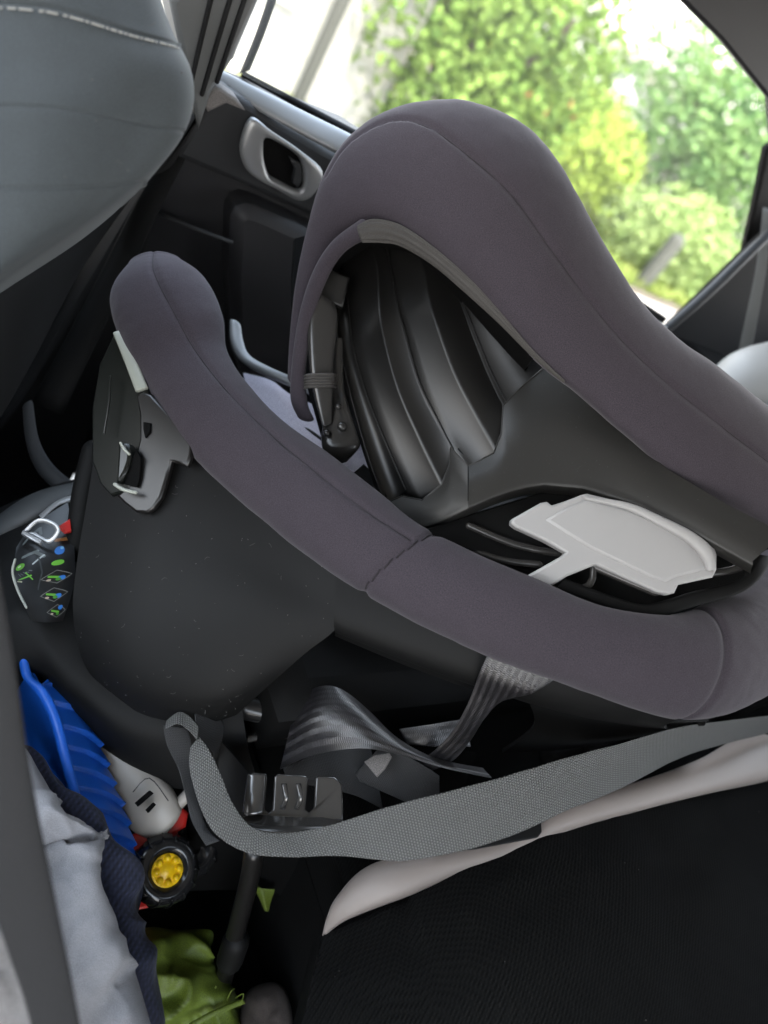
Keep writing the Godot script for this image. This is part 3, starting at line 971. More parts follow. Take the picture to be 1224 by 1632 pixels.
# ---------------------------------------------------------------- swivel base under the child seat
func seat_base() -> void:
	var t := thing("swivel_platform", "black swivel base of the child seat with picture labels", "car seat base")
	var g := grid([
		[[-90, 850, 0.80], [20, 800, 0.83], [90, 772, 0.85], [160, 758, 0.87], [300, 760, 0.90]],
		[[-90, 880, 0.775], [10, 838, 0.80], [80, 810, 0.82], [160, 800, 0.84], [320, 830, 0.86]],
		[[-90, 940, 0.745], [10, 890, 0.765], [80, 870, 0.785], [170, 880, 0.80], [340, 930, 0.82]],
		[[-80, 1010, 0.725], [22, 950, 0.74], [80, 950, 0.755], [180, 970, 0.775], [360, 1010, 0.79]],
		[[-60, 1060, 0.72], [34, 990, 0.73], [100, 1020, 0.74], [200, 1050, 0.76], [380, 1080, 0.78]],
		[[-40, 1100, 0.725], [50, 1055, 0.735], [118, 1100, 0.74], [215, 1150, 0.75], [390, 1160, 0.775]],
		[[-20, 1130, 0.76], [58, 1090, 0.765], [124, 1140, 0.765], [226, 1200, 0.765], [400, 1210, 0.79]],
		[[0, 1160, 0.80], [70, 1120, 0.805], [140, 1180, 0.80], [250, 1250, 0.80], [420, 1270, 0.82]]], 8, 8)
	var st := mb()
	skin(st, g, 0.02)
	part(t, "front_cover", fin(st), M.shell)
	st = mb()
	sausage(st, [[-60, 872, 0.79, -60, 902, 0.77], [14, 812, 0.815, 16, 850, 0.795], [60, 786, 0.825, 70, 818, 0.805], [110, 772, 0.835, 118, 796, 0.82], [150, 764, 0.845, 160, 786, 0.83]], 0.5, {"dome": 0.4})
	part(t, "top_lip", fin(st), M.lip_grey, "grey rounded lip at the back of the base")
	# label
	var lab := [[[26, 872, 0.752], [52, 838, 0.772], [108, 800, 0.80]], [[22, 905, 0.738], [60, 885, 0.752], [118, 870, 0.775]], [[28, 940, 0.726], [64, 940, 0.736], [118, 930, 0.758]], [[50, 990, 0.716], [76, 992, 0.722], [100, 990, 0.733]]]
	part(t, "picture_label", label_mesh(lab), label_material(), "black label with green and blue diagrams")
	st = mb()
	tube(st, [[24, 892, 0.732], [20, 912, 0.728], [28, 940, 0.722], [42, 968, 0.715]], 0.0012, 6, 8)
	part(t, "edge_gloss_strip", fin(st), M.clip_pale)
	# buckle plate and red mark
	st = mb()
	var ring := []
	for q in [[34, 850, 44, 850], [60, 826, 60, 834], [86, 832, 80, 836], [96, 846, 88, 846], [78, 866, 76, 858], [50, 852, 54, 848]]:
		ring.append([q[0], q[1], 0.756, q[2], q[3], 0.757])
	sausage(st, ring, 0.5, {"closed": true, "sub": 5, "seg": 10})
	part(t, "buckle_frame", fin(st), M.silver, "silver buckle frame on the label")
	part(t, "buckle_latch", plate([[36, 844], [66, 860], [63, 866], [33, 850]], [[34, 844, 0.752], [66, 860, 0.748], [34, 850, 0.75]], 0.004, 0.001), M.silver)
	part(t, "red_marker", plate([[94, 838], [112, 826], [114, 846], [104, 848]], [[94, 838, 0.765], [112, 826, 0.775], [104, 848, 0.765]], 0.004), M.toy_red, "small red marker beside the buckle")
	st = mb()
	sausage(st, [[62, 822, 0.79, 68, 828, 0.785], [88, 800, 0.80, 92, 806, 0.795], [112, 790, 0.81, 116, 798, 0.805]], 0.4, {"sub": 5})
	part(t, "slot_edge", fin(st), M.satin)
	# turntable and body under the seat shell
	part(t, "body", box_mesh(Vector3(0.40, 0.525, -0.74), Vector3(1.0, 0.61, -0.30), 0.03), M.flat_black)
	st = mb()
	lathe(st, [[0.0, 0.68], [0.17, 0.68], [0.185, 0.67], [0.19, 0.60]], Transform3D(Basis(Vector3(1, 0, 0), Vector3(0, 0, -1), Vector3(0, 1, 0)), Vector3(0.66, 0, -0.52)))
	part(t, "turntable", fin(st), M.flat_black)
	st = mb()
	tube(st, [[330, 1116, 0.80], [390, 1126, 0.80], [480, 1150, 0.81], [560, 1180, 0.83]], 0.014, 5, 14)
	tube(st, [[350, 1190, 0.79], [420, 1172, 0.80], [500, 1168, 0.81]], 0.006, 5, 10)
	part(t, "cross_tube", fin(st), M.gloss_black)
	# belt guide with two slots
	var tri := [[388, 1240, 0.735], [546, 1240, 0.75], [460, 1310, 0.725]]
	var gd := part(t, "belt_guide", plate([[386, 1296], [396, 1236], [402, 1231], [424, 1233], [426, 1240], [422, 1290], [428, 1295], [434, 1290], [437, 1238], [443, 1233], [488, 1236], [492, 1242], [487, 1290], [494, 1296], [500, 1290], [503, 1240], [508, 1236], [534, 1238], [546, 1250], [547, 1306], [470, 1318], [420, 1318]], tri, 0.006, 0.0018), M.guide, "black belt guide with two upright slots")
	for k in 2:
		var x := 446 + 23 * k
		var bump := mb()
		sausage(bump, [[x + 2, 1250, 0.728, x + 11, 1250, 0.729], [x + 6, 1270, 0.722, x + 14, 1271, 0.722], [x, 1286, 0.728, x + 9, 1288, 0.728]], 0.9, {"sub": 4, "e": 3.5, "seg": 16})
		part(gd, "thumb_rib", fin(bump), M.guide)
	st = mb()
	sausage(st, [[394, 1234, 0.730, 424, 1236, 0.732], [390, 1264, 0.724, 422, 1266, 0.726], [386, 1296, 0.720, 420, 1296, 0.722]], 0.55, {"sub": 5, "dome": 0.1})
	part(gd, "bend", fin(st), M.guide)
	part(gd, "side_wing", patch([[[350, 1180, 0.755], [372, 1204, 0.752], [397, 1234, 0.736]], [[348, 1240, 0.755], [368, 1262, 0.75], [390, 1290, 0.732]], [[352, 1290, 0.76], [370, 1304, 0.752], [390, 1312, 0.732]]], 4, 4, 0.004), M.shell)
	part(gd, "ledge", patch([[[376, 1294, 0.728], [460, 1302, 0.722], [547, 1302, 0.74]], [[370, 1316, 0.705], [450, 1330, 0.70], [547, 1322, 0.72]], [[380, 1338, 0.71], [450, 1346, 0.71], [540, 1340, 0.73]]], 5, 5, 0.004), M.guide)
	part(t, "flat_tab", plate([[700, 1330], [862, 1292], [864, 1326], [858, 1334], [760, 1352], [680, 1362]], [[700, 1330, 0.70], [862, 1292, 0.73], [760, 1352, 0.70]], 0.006, 0.001), M.shell, "black plastic tab lying on the beige seat edge")
	# leg to the floor
	st = mb()
	tube(st, [P(404, 1360, 0.73), P(398, 1400, 0.745), P(380, 1470, 0.775), P(366, 1524, 0.80), PY(352, 1580, 0.285)], 0.0095, 6, 14)
	part(t, "support_leg", fin(st), M.clip_brown, "black support leg reaching down to the floor")
	st = mb()
	tube(st, [[376, 1500, 0.787], [366, 1530, 0.80]], 0.014, 4, 14)
	part(t, "leg_collar", fin(st), M.shell)
	# hidden depth of the base between guide and leg
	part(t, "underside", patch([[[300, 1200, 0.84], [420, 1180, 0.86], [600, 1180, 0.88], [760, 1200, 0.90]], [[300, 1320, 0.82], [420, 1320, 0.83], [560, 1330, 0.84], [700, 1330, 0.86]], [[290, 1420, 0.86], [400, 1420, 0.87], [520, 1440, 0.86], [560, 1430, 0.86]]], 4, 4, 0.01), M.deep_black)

func label_mesh(rows: Array) -> ArrayMesh:
	var g := grid(rows, 8, 8)
	var st := mb()
	var nr := g.size()
	var nc: int = g[0].size()
	for i in nr - 1:
		for j in nc - 1:
			var u := func(a, b): return Vector2(float(b) / (nc - 1), float(a) / (nr - 1))
			quad(st, g[i][j], g[i][j + 1], g[i + 1][j + 1], g[i + 1][j], u.call(i, j), u.call(i, j + 1), u.call(i + 1, j + 1), u.call(i + 1, j))
	return fin(st)
func label_material() -> StandardMaterial3D:
	var im := Image.create(256, 512, false, Image.FORMAT_RGB8)
	im.fill(Color(0.06, 0.06, 0.065))
	var dot := func(cx: float, cy: float, rx: float, ry: float, col: Color):
		for y in range(int(cy - ry), int(cy + ry) + 1):
			for x in range(int(cx - rx), int(cx + rx) + 1):
				if pow((x - cx) / rx, 2) + pow((y - cy) / ry, 2) <= 1.0 and x >= 0 and x < 256 and y >= 0 and y < 512:
					im.set_pixel(x, y, col)
	var line := func(ax: float, ay: float, bx: float, by: float, w: float, col: Color):
		var n := int(maxf(absf(bx - ax), absf(by - ay))) + 1
		for i in n:
			dot.call(lerpf(ax, bx, float(i) / n), lerpf(ay, by, float(i) / n), w, w, col)
	var white := Color(0.75, 0.78, 0.78)
	var grey := Color(0.42, 0.45, 0.45)
	var green := Color(0.45, 0.75, 0.25)
	var blue := Color(0.2, 0.5, 0.85)
	# pale arrow panel, green button and seat outline on the left
	line.call(60, 140, 130, 150, 7, grey)
	line.call(120, 150, 150, 185, 7, grey)
	line.call(105, 205, 150, 178, 4, white)
	dot.call(42, 190, 26, 20, green)
	dot.call(40, 186, 10, 7, Color(0.8, 0.9, 0.7))
	for k in 5:
		line.call(30 + 14 * k, 232 + 5 * (k % 2), 44 + 14 * k, 255 - 4 * k, 2, grey)
	line.call(30, 275, 95, 262, 4, green)
	line.call(70, 240, 100, 285, 3, green)
	line.call(20, 285, 45, 290, 4, Color(0.85, 0.85, 0.7))
	line.call(130, 180, 140, 260, 3, Color(0.25, 0.27, 0.27))
	line.call(140, 260, 118, 340, 3, Color(0.25, 0.27, 0.27))
	# orange mark, blue button, green button down the right
	line.call(190, 130, 230, 138, 6, Color(0.6, 0.4, 0.22))
	dot.call(198, 175, 16, 18, blue)
	dot.call(206, 166, 6, 6, Color(0.5, 0.75, 0.95))
	dot.call(190, 228, 20, 12, green)
	# three diamonds with diagrams
	for k in 3:
		var cx: float = [186.0, 176.0, 190.0][k]
		var cy: float = [292.0, 372.0, 448.0][k]
		for s in [[-52, 0, 0, -30], [0, -30, 52, 0], [52, 0, 0, 30], [0, 30, -52, 0]]:
			line.call(cx + s[0], cy + s[1], cx + s[2], cy + s[3], 1.6, Color(0.5, 0.5, 0.48))
		line.call(cx - 24, cy - 6, cx + 8, cy + 4, 5, green)
		dot.call(cx + 16, cy + (8 if k < 2 else -16), 12, 10, blue)
		dot.call(cx + 4, cy + 12, 9, 7, Color(0.3, 0.6, 0.2))
		dot.call(cx - 26, cy + 10, 8, 5, Color(0.8, 0.72, 0.65))
	# small hook drawn in the buckle
	line.call(70, 62, 150, 52, 8, grey)
	line.call(150, 52, 150, 80, 6, grey)
	var m := StandardMaterial3D.new()
	m.resource_name = "label_print"
	m.albedo_texture = ImageTexture.create_from_image(im)
	m.albedo_color = Color(0.78, 0.78, 0.78)
	m.roughness = 0.35
	return m

# ---------------------------------------------------------------- the child seat
func child_seat() -> void:
	var t := thing("child_carseat", "dark plum cloth child seat turned on its base with black shell", "child seat")
	# outer shell
	var lobe := grid([
		[[172, 555, 0.790], [262, 670, 0.755], [352, 760, 0.735], [452, 850, 0.715], [562, 930, 0.700]],
		[[148, 740, 0.768], [235, 790, 0.735], [330, 850, 0.718], [430, 900, 0.708], [550, 962, 0.700]],
		[[122, 900, 0.745], [210, 920, 0.715], [310, 945, 0.702], [420, 968, 0.698], [535, 1002, 0.702]],
		[[117, 985, 0.735], [195, 1020, 0.708], [290, 1040, 0.698], [390, 1040, 0.698], [488, 1040, 0.708]],
		[[136, 1062, 0.738], [205, 1098, 0.715], [285, 1112, 0.705], [370, 1108, 0.708], [438, 1084, 0.720]],
		[[178, 1112, 0.765], [232, 1140, 0.745], [292, 1152, 0.737], [342, 1150, 0.738], [376, 1140, 0.748]]], 9, 8)
	var st := mb()
	skin(st, lobe, 0.005)
	lint(part(t, "outer_shell", fin(st), M.shell), lobe, 110, 31)
	part(t, "shell_flange", patch([
		[[536, 912, 0.702], [690, 985, 0.690], [860, 1066, 0.684], [1000, 1116, 0.690], [1100, 1138, 0.702]],
		[[532, 1000, 0.700], [660, 1052, 0.698], [790, 1098, 0.699], [930, 1136, 0.708], [1060, 1156, 0.720]],
		[[540, 1004, 0.76], [665, 1058, 0.76], [795, 1106, 0.76], [935, 1146, 0.765], [1065, 1164, 0.775]]], 8, 6, 0.004), M.shell)
	part(t, "lower_shell", patch([
		[[840, 1110, 0.735], [930, 1128, 0.725], [1030, 1148, 0.735], [1130, 1150, 0.76]],
		[[850, 1160, 0.79], [920, 1166, 0.785], [1000, 1166, 0.79], [1100, 1152, 0.81]],
		[[800, 1200, 0.86], [880, 1196, 0.86], [960, 1186, 0.87], [1080, 1160, 0.89]]], 6, 6, 0.004), M.shell)
	# padded rim of the bucket
	var rim_seam := []
	var rim_cross := []
	var hood_seam := []
	st = mb()
	sausage(st, [
		[292, 420, 0.800, 204, 432, 0.800],
		[330, 448, 0.790, 177, 486, 0.785],
		[353, 500, 0.780, 196, 550, 0.772],
		[362, 560, 0.772, 232, 614, 0.760],
		[400, 618, 0.755, 274, 684, 0.742],
		[450, 670, 0.738, 332, 752, 0.725],
		[522, 722, 0.720, 420, 830, 0.706],
		[600, 782, 0.702, 500, 893, 0.690],
		[668, 836, 0.690, 572, 942, 0.676],
		[760, 884, 0.676, 668, 995, 0.664],
		[860, 926, 0.670, 788, 1050, 0.658],
		[960, 966, 0.672, 908, 1094, 0.660],
		[1050, 980, 0.682, 1012, 1130, 0.666],
		[1110, 972, 0.705, 1090, 1147, 0.682],
		[1150, 950, 0.74, 1165, 1133, 0.715],
		[1180, 925, 0.79, 1238, 1090, 0.76],
		[1200, 905, 0.85, 1290, 1010, 0.82],
		[1200, 890, 0.91, 1310, 940, 0.90]], 0.72, {"sub": 24, "seg": 120, "dome": 0.35, "wob": 0.03, "seam_pts": rim_seam,
		"seam": [0.42, 0.44, 0.40, 0.32, 0.27, 0.25, 0.28, 0.28, 0.25, 0.25, 0.25, 0.25, 0.3, 0.3, 0.3, 0.3, 0.3, 0.3], "seam_to": 8.2, "groove": 0.075, "gw": 0.06, "cross": [8.2, 13.0], "cross_pts": rim_cross})
	var rc := part(t, "rim_cover", fin(st), M.plum_cloth)
	seam_thread(rc, rim_seam)
	seam_thread(rc, rim_cross)
	# inner pad seen past the rim
	part(t, "seat_pad", patch([
		[[388, 594, 0.93], [432, 606, 0.925], [466, 630, 0.915], [540, 660, 0.90], [620, 690, 0.88]],
		[[400, 640, 0.875], [450, 650, 0.87], [505, 685, 0.865], [560, 720, 0.86], [630, 760, 0.85]],
		[[430, 700, 0.81], [490, 730, 0.80], [550, 770, 0.80], [600, 800, 0.79], [660, 830, 0.78]]], 6, 6, 0.02), M.lavender, "pale lavender inner pad")
	st = mb()
	tube(st, [[440, 668, 0.862], [490, 690, 0.856], [520, 712, 0.852]], 0.005, 5, 10)
	part(t, "harness_cord", fin(st), M.flat_black)
	part(t, "dark_tab", plate([[564, 752], [580, 738], [612, 770], [622, 806], [600, 800], [566, 770]], [[564, 752, 0.79], [580, 738, 0.795], [600, 800, 0.78]], 0.01, 0.002), M.flat_black)
	# headrest cover
	var hood := mb()
	sausage(hood, [
		[459, 600, 0.800, 470, 615, 0.795],
		[462, 540, 0.795, 477, 545, 0.790],
		[470, 460, 0.785, 502, 452, 0.780],
		[488, 370, 0.775, 542, 388, 0.768],
		[516, 282, 0.768, 586, 360, 0.750],
		[566, 214, 0.765, 632, 364, 0.738],
		[644, 174, 0.765, 682, 396, 0.728],
		[740, 168, 0.765, 727, 432, 0.720],
		[822, 202, 0.765, 772, 478, 0.715],
		[882, 266, 0.765, 822, 535, 0.712],
		[936, 362, 0.765, 872, 586, 0.710],
		[1000, 466, 0.765, 932, 632, 0.708],
		[1066, 538, 0.770, 1002, 690, 0.708],
		[1140, 592, 0.780, 1082, 756, 0.712],
		[1230, 664, 0.795, 1172, 806, 0.728],
		[1340, 750, 0.82, 1290, 870, 0.765]], 0.42, {"sub": 14, "seg": 128, "dome": 0.3, "wob": 0.03, "seam_pts": hood_seam,
		"seam": [0.2, 0.2, 0.2, 0.15, 0.12, 0.14, 0.22, 0.46, 0.56, 0.62, 0.61, 0.60, 0.61, 0.63, 0.66, 0.66], "seam_from": 4.0, "groove": 0.075, "gw": 0.05})
	var hc := part(t, "headrest_cover", fin(hood), M.plum_cloth)
	seam_thread(hc, hood_seam)
	st = mb()
	sausage(st, [
		[574, 350, 0.742, 590, 378, 0.744],
		[530, 384, 0.752, 549, 402, 0.752],
		[499, 432, 0.762, 522, 444, 0.762],
		[477, 500, 0.772, 500, 506, 0.772],
		[465, 580, 0.782, 488, 582, 0.782],
		[463, 635, 0.788, 490, 640, 0.788],
		[474, 664, 0.79, 500, 666, 0.79]], 0.8, {"sub": 8, "seg": 24, "dome": 0.6})
	part(hc, "rolled_edge", fin(st), M.plum_cloth)
	st = mb()
	sausage(st, [
		[570, 360, 0.735, 578, 386, 0.738],
		[596, 350, 0.732, 608, 386, 0.738],
		[640, 360, 0.726, 640, 392, 0.734],
		[696, 398, 0.718, 690, 422, 0.726],
		[752, 448, 0.712, 744, 468, 0.718],
		[800, 500, 0.708, 794, 514, 0.713],
		[850, 558, 0.706, 846, 566, 0.709],
		[900, 606, 0.705, 898, 610, 0.707]], 0.3, {"sub": 10, "seg": 72, "dome": 0.2, "rip": [0.10, 9.0]})
	part(hc, "elastic_binding", fin(st), M.binding)
	# ribbed back of the headrest
	var hs := part(t, "headrest_shell", rib_mesh(), M.rib, "ribbed black back of the headrest")
	for c in [RIBS[0], RIBS[3], RIBS[8], RIBS[14]]:
		st = mb()
		var line := []
		for i in 7:
			line.append([c[1][i][0], c[1][i][1], rib_depth(i) - c[0] - 0.001])
		tube(st, line, 0.0007, 6, 8)
		part(hs, "rib_edge", fin(st), M.clip_brown)
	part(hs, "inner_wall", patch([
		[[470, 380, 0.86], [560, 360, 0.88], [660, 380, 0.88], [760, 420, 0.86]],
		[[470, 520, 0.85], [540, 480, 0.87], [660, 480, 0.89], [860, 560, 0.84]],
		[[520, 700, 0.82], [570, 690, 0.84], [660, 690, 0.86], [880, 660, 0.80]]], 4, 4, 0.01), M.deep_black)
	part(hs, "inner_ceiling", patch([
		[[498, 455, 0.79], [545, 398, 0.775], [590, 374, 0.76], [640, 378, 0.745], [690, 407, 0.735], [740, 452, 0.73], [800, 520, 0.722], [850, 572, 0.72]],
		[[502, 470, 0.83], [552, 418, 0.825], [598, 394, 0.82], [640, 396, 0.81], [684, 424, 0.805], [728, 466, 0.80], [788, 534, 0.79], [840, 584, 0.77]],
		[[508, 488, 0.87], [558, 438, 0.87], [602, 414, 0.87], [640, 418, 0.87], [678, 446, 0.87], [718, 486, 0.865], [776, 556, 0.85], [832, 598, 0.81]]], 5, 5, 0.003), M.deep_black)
	# housing of the adjuster
	var top := [[602, 808, 0.772], [640, 791, 0.766], [673, 797, 0.758], [704, 772, 0.752], [716, 742, 0.752], [718, 713, 0.756], [746, 743, 0.746], [787, 722, 0.742], [799, 690, 0.744], [802, 646, 0.750], [832, 616, 0.752], [866, 587, 0.754], [960, 650, 0.742], [1060, 745, 0.732], [1160, 805, 0.735], [1250, 850, 0.75]]
	var low := [[664, 838, 0.732], [676, 834, 0.726], [690, 829, 0.721], [704, 824, 0.717], [712, 821, 0.714], [719, 818, 0.711], [746, 804, 0.700], [782, 788, 0.692], [801, 781, 0.689], [816, 776, 0.687], [840, 770, 0.684], [868, 766, 0.682], [930, 772, 0.679], [1010, 797, 0.678], [1098, 838, 0.680], [1200, 894, 0.716]]
	var pa := P(866, 587, 0.768)
	var pn := (P(746, 804, 0.699) - pa).cross(P(1098, 838, 0.680) - pa).normalized()
	var la := P(640, 791, 0.760)
	var ln := (on_plane(746, 743, pa, pn) - la).cross(P(690, 829, 0.718) - la).normalized()
	var hg := []
	for q in [[0.0, 0, 0, 0.0], [0.3, 0, 0, -0.004], [0.6, 0, 0, -0.006], [0.9, 0, 0, -0.002], [1.0, 0, 0, 0.0], [1.0, 0, 5, 0.0005], [1.0, -1, 8, 0.003], [1.0, -4, 20, 0.034]]:
		var row := []
		for i in 16:
			var a := on_plane(top[i][0], top[i][1], pa if i >= 6 else la, pn if i >= 6 else ln)
			var lp := on_plane(low[i][0] + q[1], low[i][1] + q[2], pa if i >= 6 else la, pn if i >= 6 else ln)
			var b := lp + (lp - eye).normalized() * float(q[3])
			var p: Vector3 = b if q[0] == 1.0 else a.lerp(lp, q[0])
			if q[0] < 1.0:
				p += (p - eye).normalized() * q[3]
			row.append(p)
		hg.append(row)
	st = mb()
	var left := []
	var right := []
	for row in hg:
		left.append(row.slice(0, 7))
		right.append(row.slice(6))
	skin(st, left, 0.003)
	for i in right.size() - 1:
		for j in right[0].size() - 1:
			st.set_smooth_group(8)
			quad(st, right[i][j], right[i][j + 1], right[i + 1][j + 1], right[i + 1][j])
	var ah := part(t, "adjuster_housing", fin(st), M.housing)
	st = mb()
	tube(st, hg[0].slice(0, 12), 0.0008, 1, 6)
	part(ah, "edge", fin(st), M.housing)
	st = mb()
	tube(st, [hg[0][6], hg[1][6], hg[2][6], hg[3][6]], 0.0005, 2, 6)
	part(ah, "mould_line", fin(st), M.shell)
	var tray := part(t, "handle_tray", plate([[650, 852], [752, 818], [868, 782], [930, 788], [1010, 812], [1100, 852], [1200, 905], [1196, 920], [1186, 932], [1104, 960], [1026, 984], [900, 940], [760, 880]], [[752, 818, 0.725], [1200, 905, 0.722], [1026, 984, 0.705]], 0.02, 0.002), M.flat_black)
	st = mb()
	sausage(st, [[1198, 886, 0.705, 1224, 896, 0.72], [1186, 916, 0.698, 1206, 926, 0.70], [1160, 930, 0.694, 1172, 948, 0.694], [1100, 944, 0.688, 1108, 966, 0.688], [1040, 962, 0.684, 1040, 986, 0.684], [1000, 958, 0.683, 990, 976, 0.683], [900, 922, 0.684, 886, 938, 0.684]], 0.6, {"sub": 7, "e": 3.0, "dome": 0.3})
	part(tray, "tray_rim", fin(st), M.flat_black)
	for q in [[[748, 838, 0.715], [820, 868, 0.71], [900, 884, 0.708]], [[690, 850, 0.73], [790, 890, 0.715], [860, 900, 0.705]], [[945, 902, 0.694], [938, 934, 0.692], [880, 950, 0.69]], [[945, 902, 0.694], [1000, 926, 0.692], [1044, 944, 0.69]], [[1120, 912, 0.70], [1150, 912, 0.702], [1188, 902, 0.708]]]:
		st = mb()
		tube(st, q, 0.0038, 3, 10)
		part(tray, "tray_bar", fin(st), M.gloss_black)
	var htri := [[815, 832, 0.6850], [1140, 880, 0.6830], [1060, 946, 0.6760]]
	var hd := part(t, "adjuster_handle", plate([[816, 827], [862, 801], [872, 799], [880, 805], [902, 798], [928, 788], [936, 786], [1000, 801], [1060, 826], [1110, 848], [1138, 868], [1144, 884], [1143, 908], [1137, 920], [1082, 932], [1076, 945], [1066, 948], [1048, 944], [950, 900], [905, 918], [870, 940], [838, 930], [836, 920], [896, 886], [902, 880], [870, 862], [822, 840], [815, 834]], htri, 0.012, 0.0022), M.grey_handle, "light grey plastic adjuster handle")
	var htri2 := [[815, 832, 0.6828], [1140, 880, 0.6808], [1060, 946, 0.6738]]
	part(hd, "grip_face", plate([[868, 828], [906, 806], [934, 794], [1000, 810], [1058, 834], [1106, 858], [1128, 884], [1128, 908], [1080, 920], [1062, 928], [1040, 922], [940, 874]], htri2, 0.008, 0.003), M.grey_handle)
	st = mb()
	sausage(st, [[926, 790, 0.6750, 934, 797, 0.6730], [1000, 801, 0.6740, 998, 812, 0.6720], [1056, 824, 0.6730, 1050, 838, 0.6710], [1104, 848, 0.6730, 1094, 864, 0.6710], [1134, 874, 0.6740, 1118, 890, 0.6710], [1140, 906, 0.6740, 1126, 908, 0.6710]], 0.8, {"sub": 8, "dome": 0.4})
	part(hd, "grip_ridge", fin(st), M.grey_handle)
	# fittings inside the headrest opening
	part(t, "upper_tab", plate([[516, 424], [558, 442], [546, 490], [498, 467]], [[516, 424, 0.785], [558, 442, 0.79], [498, 467, 0.785]], 0.012, 0.002), M.rib)
	st = mb()
	sausage(st, [[500, 466, 0.776, 534, 488, 0.782], [493, 482, 0.774, 538, 506, 0.780], [489, 520, 0.774, 537, 534, 0.780], [491, 560, 0.775, 533, 562, 0.780], [495, 600, 0.777, 531, 598, 0.781], [503, 640, 0.78, 530, 640, 0.783], [514, 680, 0.783, 529, 674, 0.785]], 0.45, {"sub": 8, "e": 3.2, "dome": 0.15})
	var lever := part(t, "release_lever", fin(st), M.gloss_black, "glossy black lever held by elastic")
	st = mb()
	for k in 5:
		var y := 598.0 + 4.6 * k
		tube(st, [[486, y + 2, 0.775], [492, y, 0.765], [512, y - 1, 0.764], [530, y - 1, 0.769], [535, y, 0.782]], 0.0016, 4, 8)
	part(lever, "elastic_loop", fin(st), M.binding)
	st = mb()
	sausage(st, [[536, 540, 0.80, 546, 540, 0.802], [528, 610, 0.80, 548, 612, 0.80], [518, 660, 0.795, 554, 640, 0.795], [512, 700, 0.79, 570, 690, 0.79], [518, 724, 0.79, 574, 710, 0.79], [536, 738, 0.795, 556, 732, 0.795]], 0.4, {"sub": 7, "e": 3.0, "dome": 0.3})
	var blk := part(t, "pivot_block", fin(st), M.gloss_black)
	for q in [[539, 648, 5.0], [545, 680, 8.0], [521, 690, 6.0]]:
		st = mb()
		var ctr := P(q[0], q[1], 0.776)
		var r: float = q[2] / FOC * 0.78
		lathe(st, [[0.0, 0.002], [r * 0.5, 0.0016], [r * 0.85, 0.0006], [r, -0.002], [r, -0.012]], Transform3D(basis_to(eye - ctr), ctr), 20)
		part(blk, "screw", fin(st), M.gloss_black)
	# belt clip on the side wing
	var cl := part(t, "side_guide", plate([[182, 530], [192, 528], [214, 575], [234, 622], [232, 700], [206, 780], [176, 790], [160, 772], [146, 735], [146, 650], [158, 580]], [[188, 530, 0.768], [234, 622, 0.745], [160, 772, 0.750]], 0.012, 0.002), M.clip_olive, "olive black plate of the belt guide")
	st = mb()
	sausage(st, [[180, 532, 0.762, 196, 528, 0.765], [198, 576, 0.754, 216, 570, 0.756], [216, 624, 0.744, 236, 618, 0.746]], 0.5, {"sub": 6, "e": 3.0, "dome": 0.2})
	part(cl, "pale_edge", fin(st), M.clip_pale)
	st = mb()
	tube(st, [[176, 600, 0.748], [174, 640, 0.744], [166, 690, 0.742]], 0.0012, 4, 8)
	part(cl, "scuff_ridge", fin(st), M.clip_olive)
	var clip := part(t, "belt_clip", plate([[216, 630], [226, 624], [240, 628], [258, 648], [284, 676], [306, 702], [304, 724], [298, 743], [284, 738], [272, 735], [266, 760], [256, 792], [244, 810], [234, 817], [216, 816], [198, 802], [186, 790], [204, 775], [222, 700], [222, 660]], [[226, 624, 0.742], [306, 702, 0.722], [216, 816, 0.720]], 0.007, 0.0022), M.clip_brown, "brown black clip with a knob")
	part(clip, "opening", plate([[228, 672], [239, 674], [238, 688], [231, 697], [228, 684]], [[228, 672, 0.7335], [239, 674, 0.731], [231, 697, 0.729]], 0.004, 0.0005), M.deep_black)
	part(clip, "slot", plate([[216, 716], [224, 730], [222, 760], [218, 776], [198, 772], [204, 750]], [[216, 716, 0.724], [224, 730, 0.722], [198, 772, 0.722]], 0.004, 0.0005), M.deep_black)
	part(clip, "knob", plate([[188, 708], [194, 704], [204, 706], [208, 722], [206, 736], [200, 752], [192, 766], [184, 768], [186, 740]], [[188, 708, 0.722], [208, 722, 0.719], [184, 768, 0.716]], 0.014, 0.003), M.clip_olive)
	st = mb()
	tube(st, [[183, 772, 0.715], [196, 780, 0.713], [216, 785, 0.714]], 0.0018, 5, 10)
	part(clip, "slot_lip", fin(st), M.clip_pale)
	st = mb()
	tube(st, [[192, 706, 0.715], [198, 716, 0.713], [206, 724, 0.713]], 0.0013, 4, 8)
	part(clip, "knob_edge", fin(st), M.clip_pale)
	st = mb()
	tube(st, [[150, 720, 0.79], [136, 780, 0.785], [126, 850, 0.785], [120, 880, 0.79]], 0.0125, 6, 16)
	part(t, "black_tube", fin(st), M.flat_black)

